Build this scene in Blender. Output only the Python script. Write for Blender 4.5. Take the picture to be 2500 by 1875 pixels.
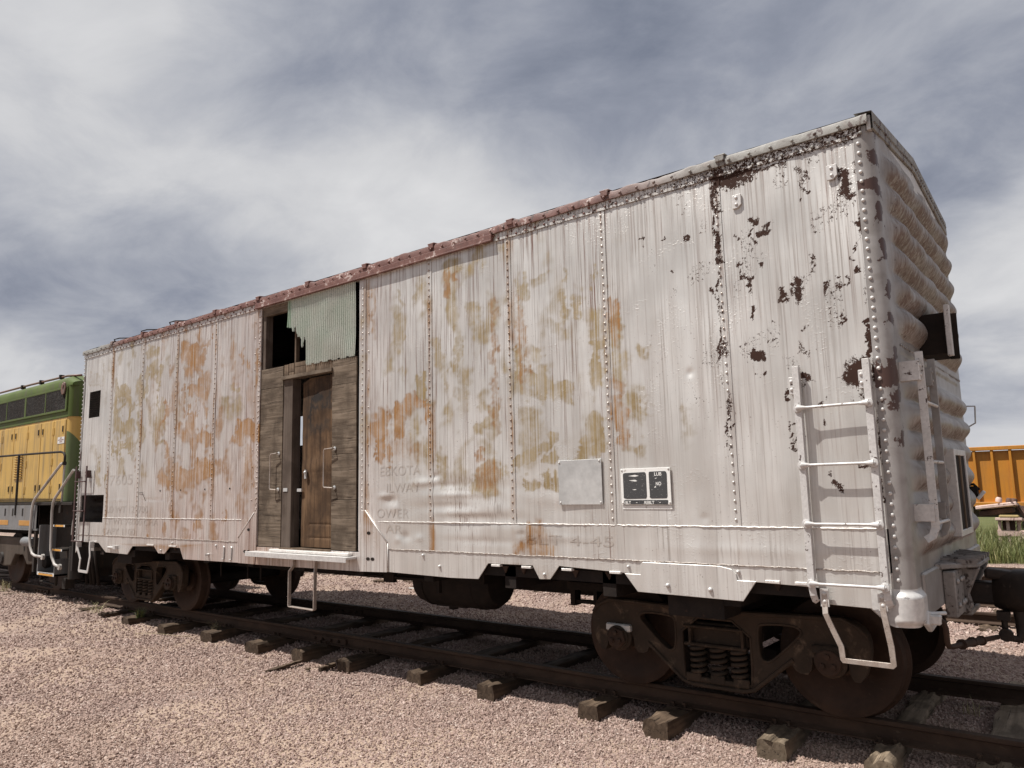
import bpy, bmesh, math, random
import numpy as np
from mathutils import Vector, Matrix
random.seed(7); RNG = np.random.default_rng(11)
for o in list(bpy.data.objects): bpy.data.objects.remove(o)
SC = bpy.context.scene; COL = SC.collection
R = math.radians

# ------------------------------------------------------------------ camera
CX, CY, CZ = 1.1026, -6.6198, 1.6693
YAW, PIT, ROL, FPX = -0.6698, 0.1386, -0.023, 1821.9
cam = bpy.data.cameras.new('camera'); cam_o = bpy.data.objects.new('camera', cam); COL.objects.link(cam_o)
fw = Vector((math.sin(YAW)*math.cos(PIT), math.cos(YAW)*math.cos(PIT), math.sin(PIT)))
rt = Vector((math.cos(YAW), -math.sin(YAW), 0)); up = rt.cross(fw)
r2 = rt*math.cos(ROL)+up*math.sin(ROL); u2 = -rt*math.sin(ROL)+up*math.cos(ROL)
M3 = Matrix((r2, u2, -fw)).transposed()
cam_o.matrix_world = Matrix.Translation((CX, CY, CZ)) @ M3.to_4x4()
cam.sensor_fit = 'HORIZONTAL'; cam.sensor_width = 36; cam.lens = 36*FPX/2500
cam.clip_end = 6000; cam.clip_start = 0.05
SC.camera = cam_o
SC.view_settings.view_transform = 'Standard'; SC.view_settings.look = 'None'
SC.view_settings.exposure = 0.42; SC.view_settings.gamma = 1.0

# ------------------------------------------------------------------ node helper
class N:
    def __init__(s, tree): s.t = tree; s.n = tree.nodes; s.l = tree.links
    def new(s, typ, **kw):
        n = s.n.new(typ)
        for k, v in kw.items(): setattr(n, k, v)
        return n
    def put(s, sock, v):
        if isinstance(v, bpy.types.NodeSocket): s.l.new(v, sock)
        elif v is not None:
            if hasattr(sock, 'default_value'):
                try: sock.default_value = v
                except Exception:
                    if isinstance(v, (int, float)): sock.default_value = (v,)*len(sock.default_value)
                    else: sock.default_value = (*v, 1) if len(v) == 3 else v
    def m(s, op, a, b=None, c=None, clamp=False):
        n = s.new('ShaderNodeMath', operation=op); n.use_clamp = clamp
        s.put(n.inputs[0], a); s.put(n.inputs[1], b); s.put(n.inputs[2], c); return n.outputs[0]
    def vm(s, op, a, b=None):
        n = s.new('ShaderNodeVectorMath', operation=op); s.put(n.inputs[0], a); s.put(n.inputs[1], b)
        return n.outputs[1] if op in ('LENGTH', 'DOT_PRODUCT') else n.outputs[0]
    def noise(s, vec, scale=5, detail=3, rough=.55, dist=0, col=False):
        n = s.new('ShaderNodeTexNoise'); s.put(n.inputs['Vector'], vec); s.put(n.inputs['Scale'], scale)
        s.put(n.inputs['Detail'], detail); s.put(n.inputs['Roughness'], rough); s.put(n.inputs['Distortion'], dist)
        return n.outputs[1] if col else n.outputs[0]
    def voro(s, vec, scale=5, feat='F1', out=0):
        n = s.new('ShaderNodeTexVoronoi', feature=feat); s.put(n.inputs['Vector'], vec); s.put(n.inputs['Scale'], scale)
        return n.outputs[out]
    def step(s, v, a, b, lo=0, hi=1):
        n = s.new('ShaderNodeMapRange', interpolation_type='SMOOTHSTEP'); s.put(n.inputs[0], v)
        for i, x in enumerate((a, b, lo, hi)): s.put(n.inputs[i+1], x)
        return n.outputs[0]
    def lin(s, v, a, b, lo=0, hi=1):
        n = s.new('ShaderNodeMapRange'); s.put(n.inputs[0], v)
        for i, x in enumerate((a, b, lo, hi)): s.put(n.inputs[i+1], x)
        return n.outputs[0]
    def mix(s, f, a, b, typ='MIX'):
        n = s.new('ShaderNodeMix', data_type='RGBA', blend_type=typ)
        s.put(n.inputs[0], f); s.put(n.inputs[6], a); s.put(n.inputs[7], b); return n.outputs[2]
    def attr(s, name): return s.new('ShaderNodeAttribute', attribute_name=name).outputs['Fac']
    def sep(s, v):
        n = s.new('ShaderNodeSeparateXYZ'); s.put(n.inputs[0], v); return n.outputs
    def comb(s, x, y, z):
        n = s.new('ShaderNodeCombineXYZ')
        for i, a in enumerate((x, y, z)): s.put(n.inputs[i], a)
        return n.outputs[0]
    def bump(s, h, strength=.5, dist=.01, nrm=None):
        n = s.new('ShaderNodeBump'); s.put(n.inputs['Strength'], strength); s.put(n.inputs['Distance'], dist)
        s.put(n.inputs['Height'], h); s.put(n.inputs['Normal'], nrm); return n.outputs[0]

def new_mat(name):
    m = bpy.data.materials.new(name); m.use_nodes = True; t = N(m.node_tree)
    b = t.n['Principled BSDF']; return m, t, b

# ------------------------------------------------------------------ sky and sun
SUN_DIR = Vector((1.0, 1.0, -2.7)).normalized()
SUN_EL = math.asin(-SUN_DIR.z); sv = -SUN_DIR
SUN_AZ = math.atan2(sv.x, sv.y)
w = bpy.data.worlds.new('World'); SC.world = w; w.use_nodes = True
t = N(w.node_tree); bg = t.n['Background']
sky = t.new('ShaderNodeTexSky', sky_type='NISHITA'); sky.sun_disc = False
sky.sun_elevation = SUN_EL; sky.sun_rotation = SUN_AZ; sky.altitude = 900
tc = t.new('ShaderNodeTexCoord').outputs['Generated']
d = t.sep(tc)
den = t.m('ADD', t.m('ABSOLUTE', d[2]), .34)
pv = t.comb(t.m('DIVIDE', d[0], den), t.m('DIVIDE', d[1], den), 3.4)
mp = t.new('ShaderNodeMapping'); t.put(mp.inputs[0], pv)
SKY_LOC, SKY_ROT = (9.069, -2.9972, 6.1354), 124.72
mp.inputs['Location'].default_value = SKY_LOC; mp.inputs['Rotation'].default_value = (0, 0, R(SKY_ROT)); mp.inputs['Scale'].default_value = (0.85, 1.05, 1)
n1 = t.noise(mp.outputs[0], 1.35, 4, .46, .25)
n2 = t.noise(mp.outputs[0], 4.2, 7, .60, .35)
n3 = t.noise(mp.outputs[0], 0.55, 2, .5, .2)
dens = t.m('ADD', t.m('MULTIPLY', n1, .66), t.m('ADD', t.m('MULTIPLY', n2, .30), t.m('MULTIPLY', n3, .34)))
dens = t.m('ADD', t.m('MULTIPLY', t.m('SUBTRACT', dens, .65), 1.7), .605)
ramp = t.new('ShaderNodeValToRGB'); t.put(ramp.inputs[0], dens)
e = ramp.color_ramp.elements
e[0].position = .30; e[0].color = (.60, .608, .625, 1)
e[1].position = .90; e[1].color = (.135, .158, .215, 1)
for p_, c_ in ((.46, (.51, .52, .545, 1)), (.60, (.37, .388, .435, 1)), (.74, (.24, .262, .322, 1))):
    x = e.new(p_); x.color = c_
blue = t.step(dens, .13, .25)
hor = t.step(d[2], -.04, .12)
cl = t.mix(hor, (.52, .53, .56, 1), ramp.outputs[0])
cl10 = t.mix(1.0, cl, (8.9, 8.8, 8.7, 1), 'MULTIPLY')
c = t.mix(blue, sky.outputs[0], cl10)
t.put(bg.inputs[0], c); bg.inputs[1].default_value = 0.10
sun = bpy.data.lights.new('sun', 'SUN'); sun.energy = 5.0; sun.angle = R(.53); sun.color = (1.0, .97, .925)
so = bpy.data.objects.new('sun', sun); COL.objects.link(so); so.location = (-10, -10, 27)
so.rotation_euler = SUN_DIR.to_track_quat('-Z', 'Y').to_euler()

# ------------------------------------------------------------------ mesh helper
class MB:
    def __init__(s): s.v = []; s.f = []; s.mi = []
    def add(s, v, f):
        o = len(s.v); s.v += [tuple(p) for p in v]; s.f += [tuple(i+o for i in q) for q in f]; return s
    def box(s, x0, x1, y0, y1, z0, z1):
        if x0 > x1: x0, x1 = x1, x0
        if y0 > y1: y0, y1 = y1, y0
        if z0 > z1: z0, z1 = z1, z0
        return s.add([(x0,y0,z0),(x1,y0,z0),(x1,y1,z0),(x0,y1,z0),(x0,y0,z1),(x1,y0,z1),(x1,y1,z1),(x0,y1,z1)],
              [(0,3,2,1),(4,5,6,7),(0,1,5,4),(1,2,6,5),(2,3,7,6),(3,0,4,7)])
    def obox(s, c, sz, rot):
        q = MB().box(-sz[0]/2, sz[0]/2, -sz[1]/2, sz[1]/2, -sz[2]/2, sz[2]/2)
        from mathutils import Euler
        m = Matrix.Translation(c) @ Euler(rot).to_matrix().to_4x4()
        return s.add([m @ Vector(p) for p in q.v], q.f)
    def prism(s, poly, y0, y1, ax='y'):
        # poly in (a,b); extruded along axis
        def P(a, b, c): return {'y': (a, c, b), 'x': (c, a, b), 'z': (a, b, c)}[ax]
        n = len(poly); v = [P(a, b, y0) for a, b in poly]+[P(a, b, y1) for a, b in poly]
        f = [tuple(range(n)), tuple(range(2*n-1, n-1, -1))]
        f += [(i, i+n, (i+1) % n+n, (i+1) % n) for i in range(n)]
        return s.add(v, f)
    def tube(s, pts, r, n=8, flat=None, upv=None, closed=False):
        pts = [Vector(p) for p in pts]; m = len(pts); rs = r if isinstance(r, (list, tuple)) else [r]*m
        rings = []; u = None
        for i, p in enumerate(pts):
            if closed: d_ = pts[(i+1) % m]-pts[i-1]
            elif i == 0: d_ = pts[1]-p
            elif i == m-1: d_ = p-pts[i-1]
            else: d_ = (pts[i+1]-p).normalized()+(p-pts[i-1]).normalized()
            d_ = d_.normalized() if d_.length > 1e-9 else Vector((0, 0, 1))
            if u is None:
                u = Vector(upv) if upv else (Vector((0, 0, 1)) if abs(d_.z) < .9 else Vector((0, 1, 0)))
            if upv: u = Vector(upv)
            u = (u-d_*u.dot(d_)); u = u.normalized() if u.length > 1e-6 else d_.orthogonal().normalized()
            b = d_.cross(u); ring = []
            if flat:   # rectangular section: flat=(half along u, half along b)
                for a_, c_ in ((1, 1), (1, -1), (-1, -1), (-1, 1)): ring.append(p+u*flat[0]*a_+b*flat[1]*c_)
            else:
                for k in range(n):
                    a_ = 2*math.pi*k/n; ring.append(p+(u*math.cos(a_)+b*math.sin(a_))*rs[i])
            rings.append(ring)
        k = len(rings[0]); v = [q for ring in rings for q in ring]; f = []
        for i in range(m if closed else m-1):
            j = (i+1) % m
            for q in range(k): f.append((i*k+q, i*k+(q+1) % k, j*k+(q+1) % k, j*k+q))
        if not closed: f += [tuple(range(k-1, -1, -1)), tuple((m-1)*k+q for q in range(k))]
        return s.add(v, f)
    def cyl(s, p0, p1, r, n=16, r1=None): return s.tube([p0, p1], [r, r if r1 is None else r1], n)
    def lathe(s, prof, o, axis, n=24):   # prof: (radius, along)
        A = Vector(axis).normalized(); u = A.orthogonal().normalized(); b = A.cross(u); O = Vector(o); v = []; f = []
        for r_, h in prof:
            for k in range(n):
                a_ = 2*math.pi*k/n; v.append(O+A*h+(u*math.cos(a_)+b*math.sin(a_))*r_)
        for i in range(len(prof)-1):
            for k in range(n): f.append((i*n+k, i*n+(k+1) % n, (i+1)*n+(k+1) % n, (i+1)*n+k))
        f += [tuple(range(n-1, -1, -1)), tuple((len(prof)-1)*n+k for k in range(n))]
        return s.add(v, f)
    def rivet(s, p, nrm=(0, -1, 0), r=.011, h=.008, n=8):
        return s.lathe([(r, -.001), (r*.92, h*.45), (r*.55, h*.88), (r*.12, h)], p, nrm, n)
    def grid(s, P, keep=None):   # P array (a,b,3)
        a, b = P.shape[:2]; o = len(s.v); s.v += [tuple(q) for q in P.reshape(-1, 3).tolist()]
        for i in range(a-1):
            for j in range(b-1):
                if keep is None or keep[i, j]: s.f.append((o+i*b+j, o+i*b+j+1, o+(i+1)*b+j+1, o+(i+1)*b+j))
        return s
    def build(s, name, mat, parent=None, smooth=False, bev=0, attrs=None, paint=False, seg=1):
        me = bpy.data.meshes.new(name); me.from_pydata(s.v, [], s.f); me.validate()
        bm = bmesh.new(); bm.from_mesh(me); bmesh.ops.recalc_face_normals(bm, faces=bm.faces)
        bm.to_mesh(me); bm.free()
        me.materials.append(mat)
        if smooth:
            for p_ in me.polygons: p_.use_smooth = True
            if smooth != 'all':
                me.set_sharp_from_angle(angle=R(smooth if smooth is not True else 40))
        if paint:
            co = np.empty(len(me.vertices)*3, np.float32); me.vertices.foreach_get('co', co); co = co.reshape(-1, 3)
            attrs = dict(attrs or {}); attrs.update(paint_masks(co[:, 0], co[:, 2], co[:, 1]))
        for k, a in (attrs or {}).items():
            at = me.attributes.new(k, 'FLOAT', 'POINT'); at.data.foreach_set('value', np.asarray(a, np.float32))
        o = bpy.data.objects.new(name, me); COL.objects.link(o)
        if parent: o.parent = parent
        if bev:
            md = o.modifiers.new('bevel', 'BEVEL'); md.width = bev; md.segments = seg; md.limit_method = 'ANGLE'; md.angle_limit = R(40)
        return o
def empty(name, loc=(0, 0, 0)):
    o = bpy.data.objects.new(name, None); o.location = loc; COL.objects.link(o); o.empty_display_size = .2; return o
def tag(o, label=None, cat=None, group=None, kind=None):
    for k, v in (('label', label), ('category', cat), ('group', group), ('kind', kind)):
        if v: o[k] = v
    return o
def stuff(o): o['kind'] = 'stuff'; return o

# value noise fields for shapes
class Fld:
    def __init__(s, seed, wl, n=24, ani=(1, 1)):
        r = np.random.default_rng(seed); a = r.uniform(0, 2*np.pi, n); k = 2*np.pi/(wl*r.uniform(.6, 1.8, n))
        s.kx = np.cos(a)*k*ani[0]; s.ky = np.sin(a)*k*ani[1]; s.p = r.uniform(0, 6.28, n); s.n = n
    def __call__(s, x, y):
        x = np.asarray(x, float); y = np.asarray(y, float); out = np.zeros(np.broadcast(x, y).shape)
        for i in range(s.n): out = out+np.cos(s.kx[i]*x+s.ky[i]*y+s.p[i])
        return out/np.sqrt(s.n/2)
RUST=[(0.067,1,[(-8.85,3.71),(-8.52,3.63)]),(0.036,0.9,[(-8.72,3.54),(-8.6,3.49),(-8.47,3.5),(-8.31,3.52)]),(0.024,0.8,[(-8.39,3.66),(-8.22,3.68)]),(0.048,0.9,[(-8.78,3.39),(-8.59,3.39)]),(0.026,0.8,[(-8.5,3.38),(-8.37,3.33),(-8.34,3.22),(-8.45,3.18)]),(0.03,0.8,[(-8.8,3.15),(-8.83,2.92),(-8.76,2.8)]),(0.047,1,[(-8.62,3.15),(-8.35,3.06),(-8.26,3.0)]),(0.019,0.8,[(-8.68,2.96),(-8.64,2.81),(-8.44,2.77),(-8.43,2.91)]),(0.037,0.9,[(-8.25,2.89),(-8.2,2.75)]),(0.048,0.9,[(-8.92,2.6),(-8.76,2.53),(-8.58,2.57)]),(0.041,0.9,[(-8.44,2.48),(-8.1,2.45)]),(0.052,1.1,[(-7.4,2.5),(-7.3,2.54),(-7.13,2.46),(-6.96,2.44)]),(0.028,0.7,[(-7.56,2.36),(-7.29,2.37)]),(0.027,0.9,[(-7.54,3.36),(-7.54,3.35)]),(0.024,0.9,[(-7.37,3.46),(-7.37,3.39)]),(0.028,0.8,[(-7.24,3.32),(-7.22,3.23)]),(0.033,0.7,[(-7.04,3.45),(-7.0,3.27)]),(0.019,0.7,[(-9.27,2.41),(-9.19,2.35),(-9.24,2.31),(-9.18,2.24)]),(0.031,0.7,[(-9.18,3.46),(-9.18,3.4)]),(0.027,0.8,[(-9.32,3.02),(-9.25,2.84),(-9.34,2.72),(-9.41,2.71)]),(0.024,0.7,[(-8.18,3.75),(-8.17,3.64)]),(0.071,1.1,[(-8.98,1.98),(-8.75,1.93),(-8.53,1.96),(-8.32,2.03),(-8.05,2.04)]),(0.069,0.9,[(-8.9,2.1),(-8.87,2.02)]),(0.056,0.9,[(-8.39,2.1),(-8.18,2.06)]),(0.053,0.9,[(-9.38,1.95),(-9.14,1.88)]),(0.029,0.6,[(-9.13,1.82),(-9.11,1.71)]),(0.044,0.9,[(-8.38,1.33),(-8.28,1.34)]),(0.029,0.8,[(-7.66,1.44),(-7.67,1.39)]),(0.034,0.7,[(-9.2,1.26),(-9.2,1.23)]),(0.078,0.55,[(-7.17,2.19),(-7.22,1.78)]),(0.031,0.7,[(-9.94,1.03),(-9.49,1.02),(-9.07,1.03)]),(0.033,0.5,[(-8.67,1.16),(-8.54,1.16)]),(0.041,0.5,[(-7.07,2.07),(-7.08,1.78)]),(0.018,0.7,[(-9.25,2.41),(-9.15,2.34),(-9.21,2.27),(-9.16,2.13)]),(0.046,0.6,[(-8.77,2.52),(-8.59,2.46)]),(0.045,0.6,[(-8.4,2.48),(-8.08,2.42)]),(0.038,0.5,[(-7.91,2.08),(-7.65,2.0)]),(0.02,0.5,[(-10.13,2.18),(-10.14,2.07)]),(0.045,0.7,[(-7.17,0.98),(-7.15,0.92)]),(0.03,0.6,[(-7.46,0.94),(-7.39,0.94)]),(0.035,0.6,[(-8.84,2.57),(-8.62,2.58)]),(0.048,1.1,[(-4.48,2.48),(-4.39,2.55),(-4.18,2.56)]),(0.064,1,[(-4.46,2.49),(-4.5,2.44)]),(0.07,0.9,[(-4.84,2.37),(-4.73,2.39)]),(0.046,1,[(-4.79,2.29),(-4.77,2.09)]),(0.045,0.9,[(-4.46,2.33),(-4.46,2.24)]),(0.027,0.9,[(-4.63,2.07),(-4.61,2.06)]),(0.027,0.8,[(-3.81,3.77),(-3.8,3.64)]),(0.024,0.8,[(-3.74,3.74),(-3.7,3.73)]),(0.029,0.8,[(-4.07,2.47),(-4.06,2.42)]),(0.027,0.7,[(-3.41,2.01),(-3.4,1.99)]),(0.051,0.6,[(-3.4,1.78),(-3.22,1.85)]),(0.036,0.5,[(-4.89,3.81),(-4.89,3.39)]),(0.048,0.3,[(-5.01,2.7),(-4.98,2.22)]),(0.061,0.35,[(-4.64,2.16),(-4.21,2.08)]),(0.048,0.9,[(-1.95,2.31),(-1.9,2.12)]),(0.03,0.8,[(-1.95,3.19),(-1.94,2.86)]),(0.035,0.7,[(-1.97,2.52),(-1.92,2.48)]),(0.1,0.55,[(-2.82,1.25),(-2.72,1.18)]),(0.029,1,[(-2.68,1.14),(-2.66,1.04)]),(0.05,0.5,[(-2.97,1.14),(-2.86,1.2)]),(0.036,0.6,[(-2.91,3.29),(-2.88,2.64)]),(0.03,0.5,[(-3.22,3.36),(-3.21,2.24)]),(0.041,0.6,[(-1.9,2.16),(-1.89,2.05)]),(0.029,0.6,[(-3.4,2.02),(-3.41,1.98)])]
TAN=[(0.039,1.1,[(-10.37,3.03),(-10.37,2.94),(-10.41,2.86),(-10.47,2.8),(-10.56,2.77),(-10.65,2.78),(-10.75,2.82),(-10.83,2.89),(-10.88,2.98),(-10.91,3.07),(-10.9,3.17),(-10.87,3.25),(-10.8,3.31),(-10.71,3.33),(-10.62,3.32),(-10.53,3.28),(-10.45,3.21),(-10.39,3.12),(-10.37,3.03)]),(0.016,0.7,[(-10.43,3.2),(-10.66,3.0),(-10.8,2.99)]),(0.016,0.7,[(-10.14,3.07),(-10.32,2.97)]),(0.06,0.8,[(-10.83,2.76),(-10.27,2.72)]),(0.02,1,[(-10.93,2.31),(-10.95,2.53),(-10.73,2.31),(-10.71,2.51)]),(0.018,1,[(-10.63,2.3),(-10.65,2.49),(-10.41,2.54),(-10.34,2.49),(-10.4,2.43),(-10.62,2.42)]),(0.02,0.8,[(-10.39,2.31),(-10.34,2.37),(-10.18,2.38),(-10.17,2.44)]),(0.023,0.9,[(-9.97,3.47),(-9.84,3.53),(-9.69,3.56)]),(0.02,1,[(-9.58,3.46),(-9.54,3.5),(-9.45,3.48),(-9.47,3.42),(-9.62,3.34),(-9.52,3.24)]),(0.026,0.9,[(-9.88,3.42),(-9.89,3.27),(-9.95,3.16)]),(0.028,0.8,[(-9.57,3.06),(-9.5,2.9)]),(0.022,0.8,[(-9.42,3.04),(-9.38,2.93)]),(0.037,0.7,[(-9.47,2.75),(-9.31,2.68)]),(0.024,0.8,[(-7.6,3.09),(-7.54,3.01),(-7.42,2.97)]),(0.072,0.5,[(-7.75,2.82),(-7.6,2.76),(-7.41,2.8)]),(0.037,0.6,[(-9.95,3.81),(-9.58,3.79)]),(0.034,0.5,[(-10.76,3.92),(-10.78,3.85)]),(0.034,0.4,[(-10.41,3.84),(-10.33,3.83)]),(0.041,0.5,[(-10.91,3.5),(-10.91,3.24)]),(0.057,0.4,[(-9.82,3.03),(-9.66,2.68)]),(0.041,0.35,[(-11.67,2.48),(-11.54,2.4)]),(0.037,0.6,[(-9.59,2.48),(-9.34,2.43)]),(0.023,0.3,[(-11.4,3.84),(-11.23,3.13)]),(0.023,0.35,[(-11.91,3.56),(-11.52,3.5),(-11.34,3.55)]),(0.02,0.3,[(-11.86,3.66),(-11.53,3.59)]),(0.043,0.7,[(-11.37,2.26),(-11.4,2.0),(-11.3,1.87)]),(0.026,0.7,[(-11.13,1.97),(-11.08,1.79)]),(0.054,0.35,[(-11.58,2.46),(-11.51,2.4)]),(0.018,0.7,[(-10.91,2.53),(-10.88,2.31)]),(0.042,0.7,[(-4.16,2.73),(-4.16,2.64)]),(0.039,0.6,[(-3.95,3.12),(-3.91,2.94)]),(0.035,0.6,[(-3.74,2.86),(-3.72,2.82)]),(0.043,0.5,[(-3.66,3.08),(-3.66,2.94)]),(0.035,0.5,[(-3.84,2.76),(-3.83,2.67)]),(0.065,0.55,[(-3.48,3.36),(-3.41,3.19)]),(0.071,0.4,[(-3.64,2.62),(-3.61,2.53)]),(0.048,0.8,[(-3.37,2.31),(-3.23,2.32)]),(0.038,0.6,[(-3.41,2.25),(-3.23,2.2)]),(0.074,0.9,[(-3.37,1.78),(-3.21,1.85)]),(0.051,0.9,[(-3.48,1.73),(-3.3,1.72)]),(0.073,0.5,[(-4.25,2.11),(-4.08,2.03)]),(0.059,0.6,[(-3.89,1.99),(-3.87,1.87)]),(0.043,0.6,[(-4.44,3.25),(-4.46,3.2)]),(0.038,0.4,[(-4.44,2.89),(-4.44,2.84)]),(0.054,0.8,[(-2.92,2.87),(-2.91,2.63)]),(0.046,0.7,[(-2.79,2.89),(-2.69,2.79)]),(0.05,0.95,[(-2.8,2.62),(-2.67,2.63),(-2.66,2.53)]),(0.039,0.9,[(-2.68,2.63),(-2.56,2.51),(-2.39,2.5)]),(0.033,0.8,[(-2.39,2.5),(-2.38,2.44)]),(0.066,0.45,[(-2.92,2.3),(-2.73,2.26)]),(0.031,0.9,[(-2.75,2.01),(-2.87,1.94),(-2.97,1.88)]),(0.023,0.9,[(-2.56,2.07),(-2.66,2.04)]),(0.03,0.9,[(-2.65,1.91),(-2.58,1.93)]),(0.028,0.9,[(-2.91,1.74),(-2.75,1.71)]),(0.03,0.9,[(-2.64,1.71),(-2.55,1.73)]),(0.051,1,[(-2.17,2.18),(-2.12,2.08)]),(0.036,0.8,[(-2.24,2.05),(-2.27,1.98)]),(0.024,0.8,[(-2.1,1.94),(-2.3,1.91),(-2.42,1.91)]),(0.028,0.6,[(-2.3,3.25),(-2.28,3.08)]),(0.026,0.6,[(-2.44,3.3),(-2.43,3.25)]),(0.029,0.5,[(-2.4,3.52),(-2.39,3.46)]),(0.023,0.6,[(-2.11,3.52),(-2.1,3.38)]),(0.042,0.8,[(-2.1,2.79),(-2.13,2.54)]),(0.026,0.6,[(-2.43,3.19),(-2.41,3.14)]),(0.039,0.4,[(-2.56,3.08),(-2.43,3.01)]),(0.038,0.6,[(-2.9,3.55),(-2.87,3.35)]),(0.027,0.4,[(-2.6,3.54),(-2.74,3.5)]),(0.041,0.4,[(-3.02,3.18),(-2.95,3.14)]),(0.02,0.4,[(-3.47,3.81),(-3.47,3.75)]),(0.032,0.4,[(-4.5,3.74),(-4.46,3.51)]),(0.032,0.7,[(-2.16,2.87),(-2.07,2.86)]),(0.032,0.6,[(-2.07,3.1),(-2.13,3.04)]),(0.059,0.8,[(-1.94,2.96),(-1.94,2.86)]),(0.068,0.7,[(-1.93,2.71),(-1.9,2.63)]),(0.069,0.6,[(-1.8,2.36),(-1.77,2.29)]),(0.044,0.6,[(-1.71,2.75),(-1.69,2.71)]),(0.046,0.9,[(-2.12,2.72),(-2.11,2.54)]),(0.067,0.5,[(-2.14,3.07),(-2.1,3.03)]),(0.062,0.8,[(-2.16,2.18),(-2.15,2.07)]),(0.042,0.4,[(-2.45,3.32),(-2.43,3.17)]),(0.038,0.4,[(-2.29,3.27),(-2.28,3.11)]),(0.034,0.5,[(-1.86,1.96),(-1.75,1.98)]),(0.039,0.3,[(-1.35,2.23),(-1.34,2.08)])]
PEEL=[(0.019,1,[(-1.04,3.91),(-1.03,3.72)]),(0.009,0.9,[(-0.97,3.84),(-0.99,3.73)]),(0.024,1.2,[(-1.02,3.54),(-1.01,3.34)]),(0.014,0.9,[(-1.03,3.68),(-1.03,3.56)]),(0.026,1,[(-1.02,3.93),(-0.79,3.91)]),(0.021,1,[(-0.79,3.91),(-0.69,3.91)]),(0.012,0.8,[(-0.67,3.93),(-0.49,3.9)]),(0.036,1.3,[(-0.09,3.74),(-0.1,3.63)]),(0.019,1,[(-0.15,3.79),(-0.19,3.78)]),(0.033,0.62,[(-0.38,3.82),(-0.38,3.76)]),(0.011,1.1,[(-0.74,3.57),(-0.76,3.47)]),(0.015,1.1,[(-0.63,3.5),(-0.69,3.46)]),(0.01,1,[(-0.74,3.4),(-0.72,3.39)]),(0.009,1,[(-0.89,3.49),(-0.89,3.42)]),(0.013,1,[(-0.68,3.24),(-0.69,3.21)]),(0.009,0.9,[(-0.85,3.27),(-0.87,3.19),(-0.8,3.14)]),(0.01,1,[(-0.8,3.14),(-0.8,3.02)]),(0.01,1,[(-0.8,2.91),(-0.8,2.82)]),(0.026,1.05,[(-0.44,3.01),(-0.46,2.96)]),(0.015,0.8,[(-0.51,2.98),(-0.49,2.96)]),(0.019,0.7,[(-0.36,3.18),(-0.37,3.13)]),(0.013,0.8,[(-0.27,2.96),(-0.31,2.96)]),(0.013,1,[(-0.57,2.99),(-0.57,2.95)]),(0.012,0.9,[(-0.18,2.96),(-0.16,2.95)]),(0.009,0.95,[(-0.21,2.8),(-0.2,2.76),(-0.16,2.7),(-0.2,2.67)]),(0.013,1.2,[(-0.78,2.59),(-0.75,2.56),(-0.73,2.59)]),(0.009,0.9,[(-0.87,2.65),(-0.86,2.62)]),(0.042,1.4,[(-0.14,2.43),(-0.15,2.35)]),(0.02,0.8,[(-0.2,2.36),(-0.18,2.33)]),(0.007,0.8,[(-0.06,3.24),(-0.07,3.12)]),(0.01,1,[(-0.06,3.04),(-0.07,3.01)]),(0.016,1.1,[(-0.03,2.7),(-0.04,2.49)]),(0.019,1.1,[(-0.48,2.4),(-0.46,2.36)]),(0.013,1.1,[(-0.47,2.26),(-0.48,2.22)]),(0.012,1,[(-0.39,2.2),(-0.37,2.19)]),(0.013,1,[(-0.59,2.27),(-0.58,2.25)]),(0.015,1,[(-1.28,3.56),(-1.26,3.58)]),(0.011,0.8,[(-1.49,3.55),(-1.46,3.57)]),(0.011,0.8,[(-1.65,3.61),(-1.64,3.59)]),(0.012,1,[(-1.09,3.1),(-1.08,3.08)]),(0.007,0.8,[(-1.39,3.32),(-1.4,3.27)]),(0.01,0.9,[(-0.41,2.71),(-0.43,2.7)]),(0.023,0.6,[(-0.49,2.59),(-0.41,2.58)]),(0.009,0.9,[(-0.35,3.67),(-0.33,3.67)]),(0.004,0.9,[(-0.4,3.62),(-0.39,3.59)]),(0.027,1.2,[(0.03,3.77),(0.03,3.71)]),(0.01,0.9,[(-1.02,3.09),(-1.03,3.18)]),(0.01,0.85,[(-1.04,2.8),(-1.05,2.62)]),(0.006,0.9,[(-0.34,2.25),(-0.34,2.22)]),(0.007,0.9,[(-0.72,2.44),(-0.71,2.42)]),(0.005,0.8,[(-0.66,2.79),(-0.66,2.76)]),(0.015,0.95,[(-0.01,3.55),(-0.01,3.34)]),(0.014,1,[(0.06,3.49),(0.07,3.46)]),(0.012,1,[(0.05,3.39),(0.07,3.37)]),(0.01,0.8,[(-1.03,2.85),(-1.04,2.63)]),(0.011,0.8,[(-1.02,2.13),(-1.03,2.03)]),(0.009,0.9,[(-0.98,2.1),(-0.97,2.05)]),(0.006,0.8,[(-2.04,2.01),(-2.04,2.0)]),(0.015,1.1,[(-0.0,1.98),(-0.01,1.78)]),(0.011,1.1,[(-0.03,1.71),(-0.02,1.56)]),(0.008,0.8,[(-0.53,1.99),(-0.53,1.91)]),(0.008,0.7,[(-0.56,2.11),(-0.57,1.91)]),(0.011,0.9,[(-0.36,2.06),(-0.35,2.04)]),(0.005,0.9,[(-0.37,1.96),(-0.36,1.94)]),(0.013,0.9,[(-0.36,1.75),(-0.35,1.74)]),(0.009,1,[(-0.14,1.76),(-0.11,1.77)]),(0.01,0.9,[(-0.34,1.66),(-0.29,1.65)]),(0.031,1.3,[(0.01,2.41),(0.03,2.28)]),(0.039,1.3,[(-0.14,2.42),(-0.14,2.35)]),(0.012,1,[(-0.47,2.27),(-0.47,2.23)]),(0.019,1,[(-0.48,2.4),(-0.48,2.36)])]
def _ss(a, b, x):
    t_ = np.clip((x-a)/(b-a), 0, 1); return t_*t_*(3-2*t_)
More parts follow.
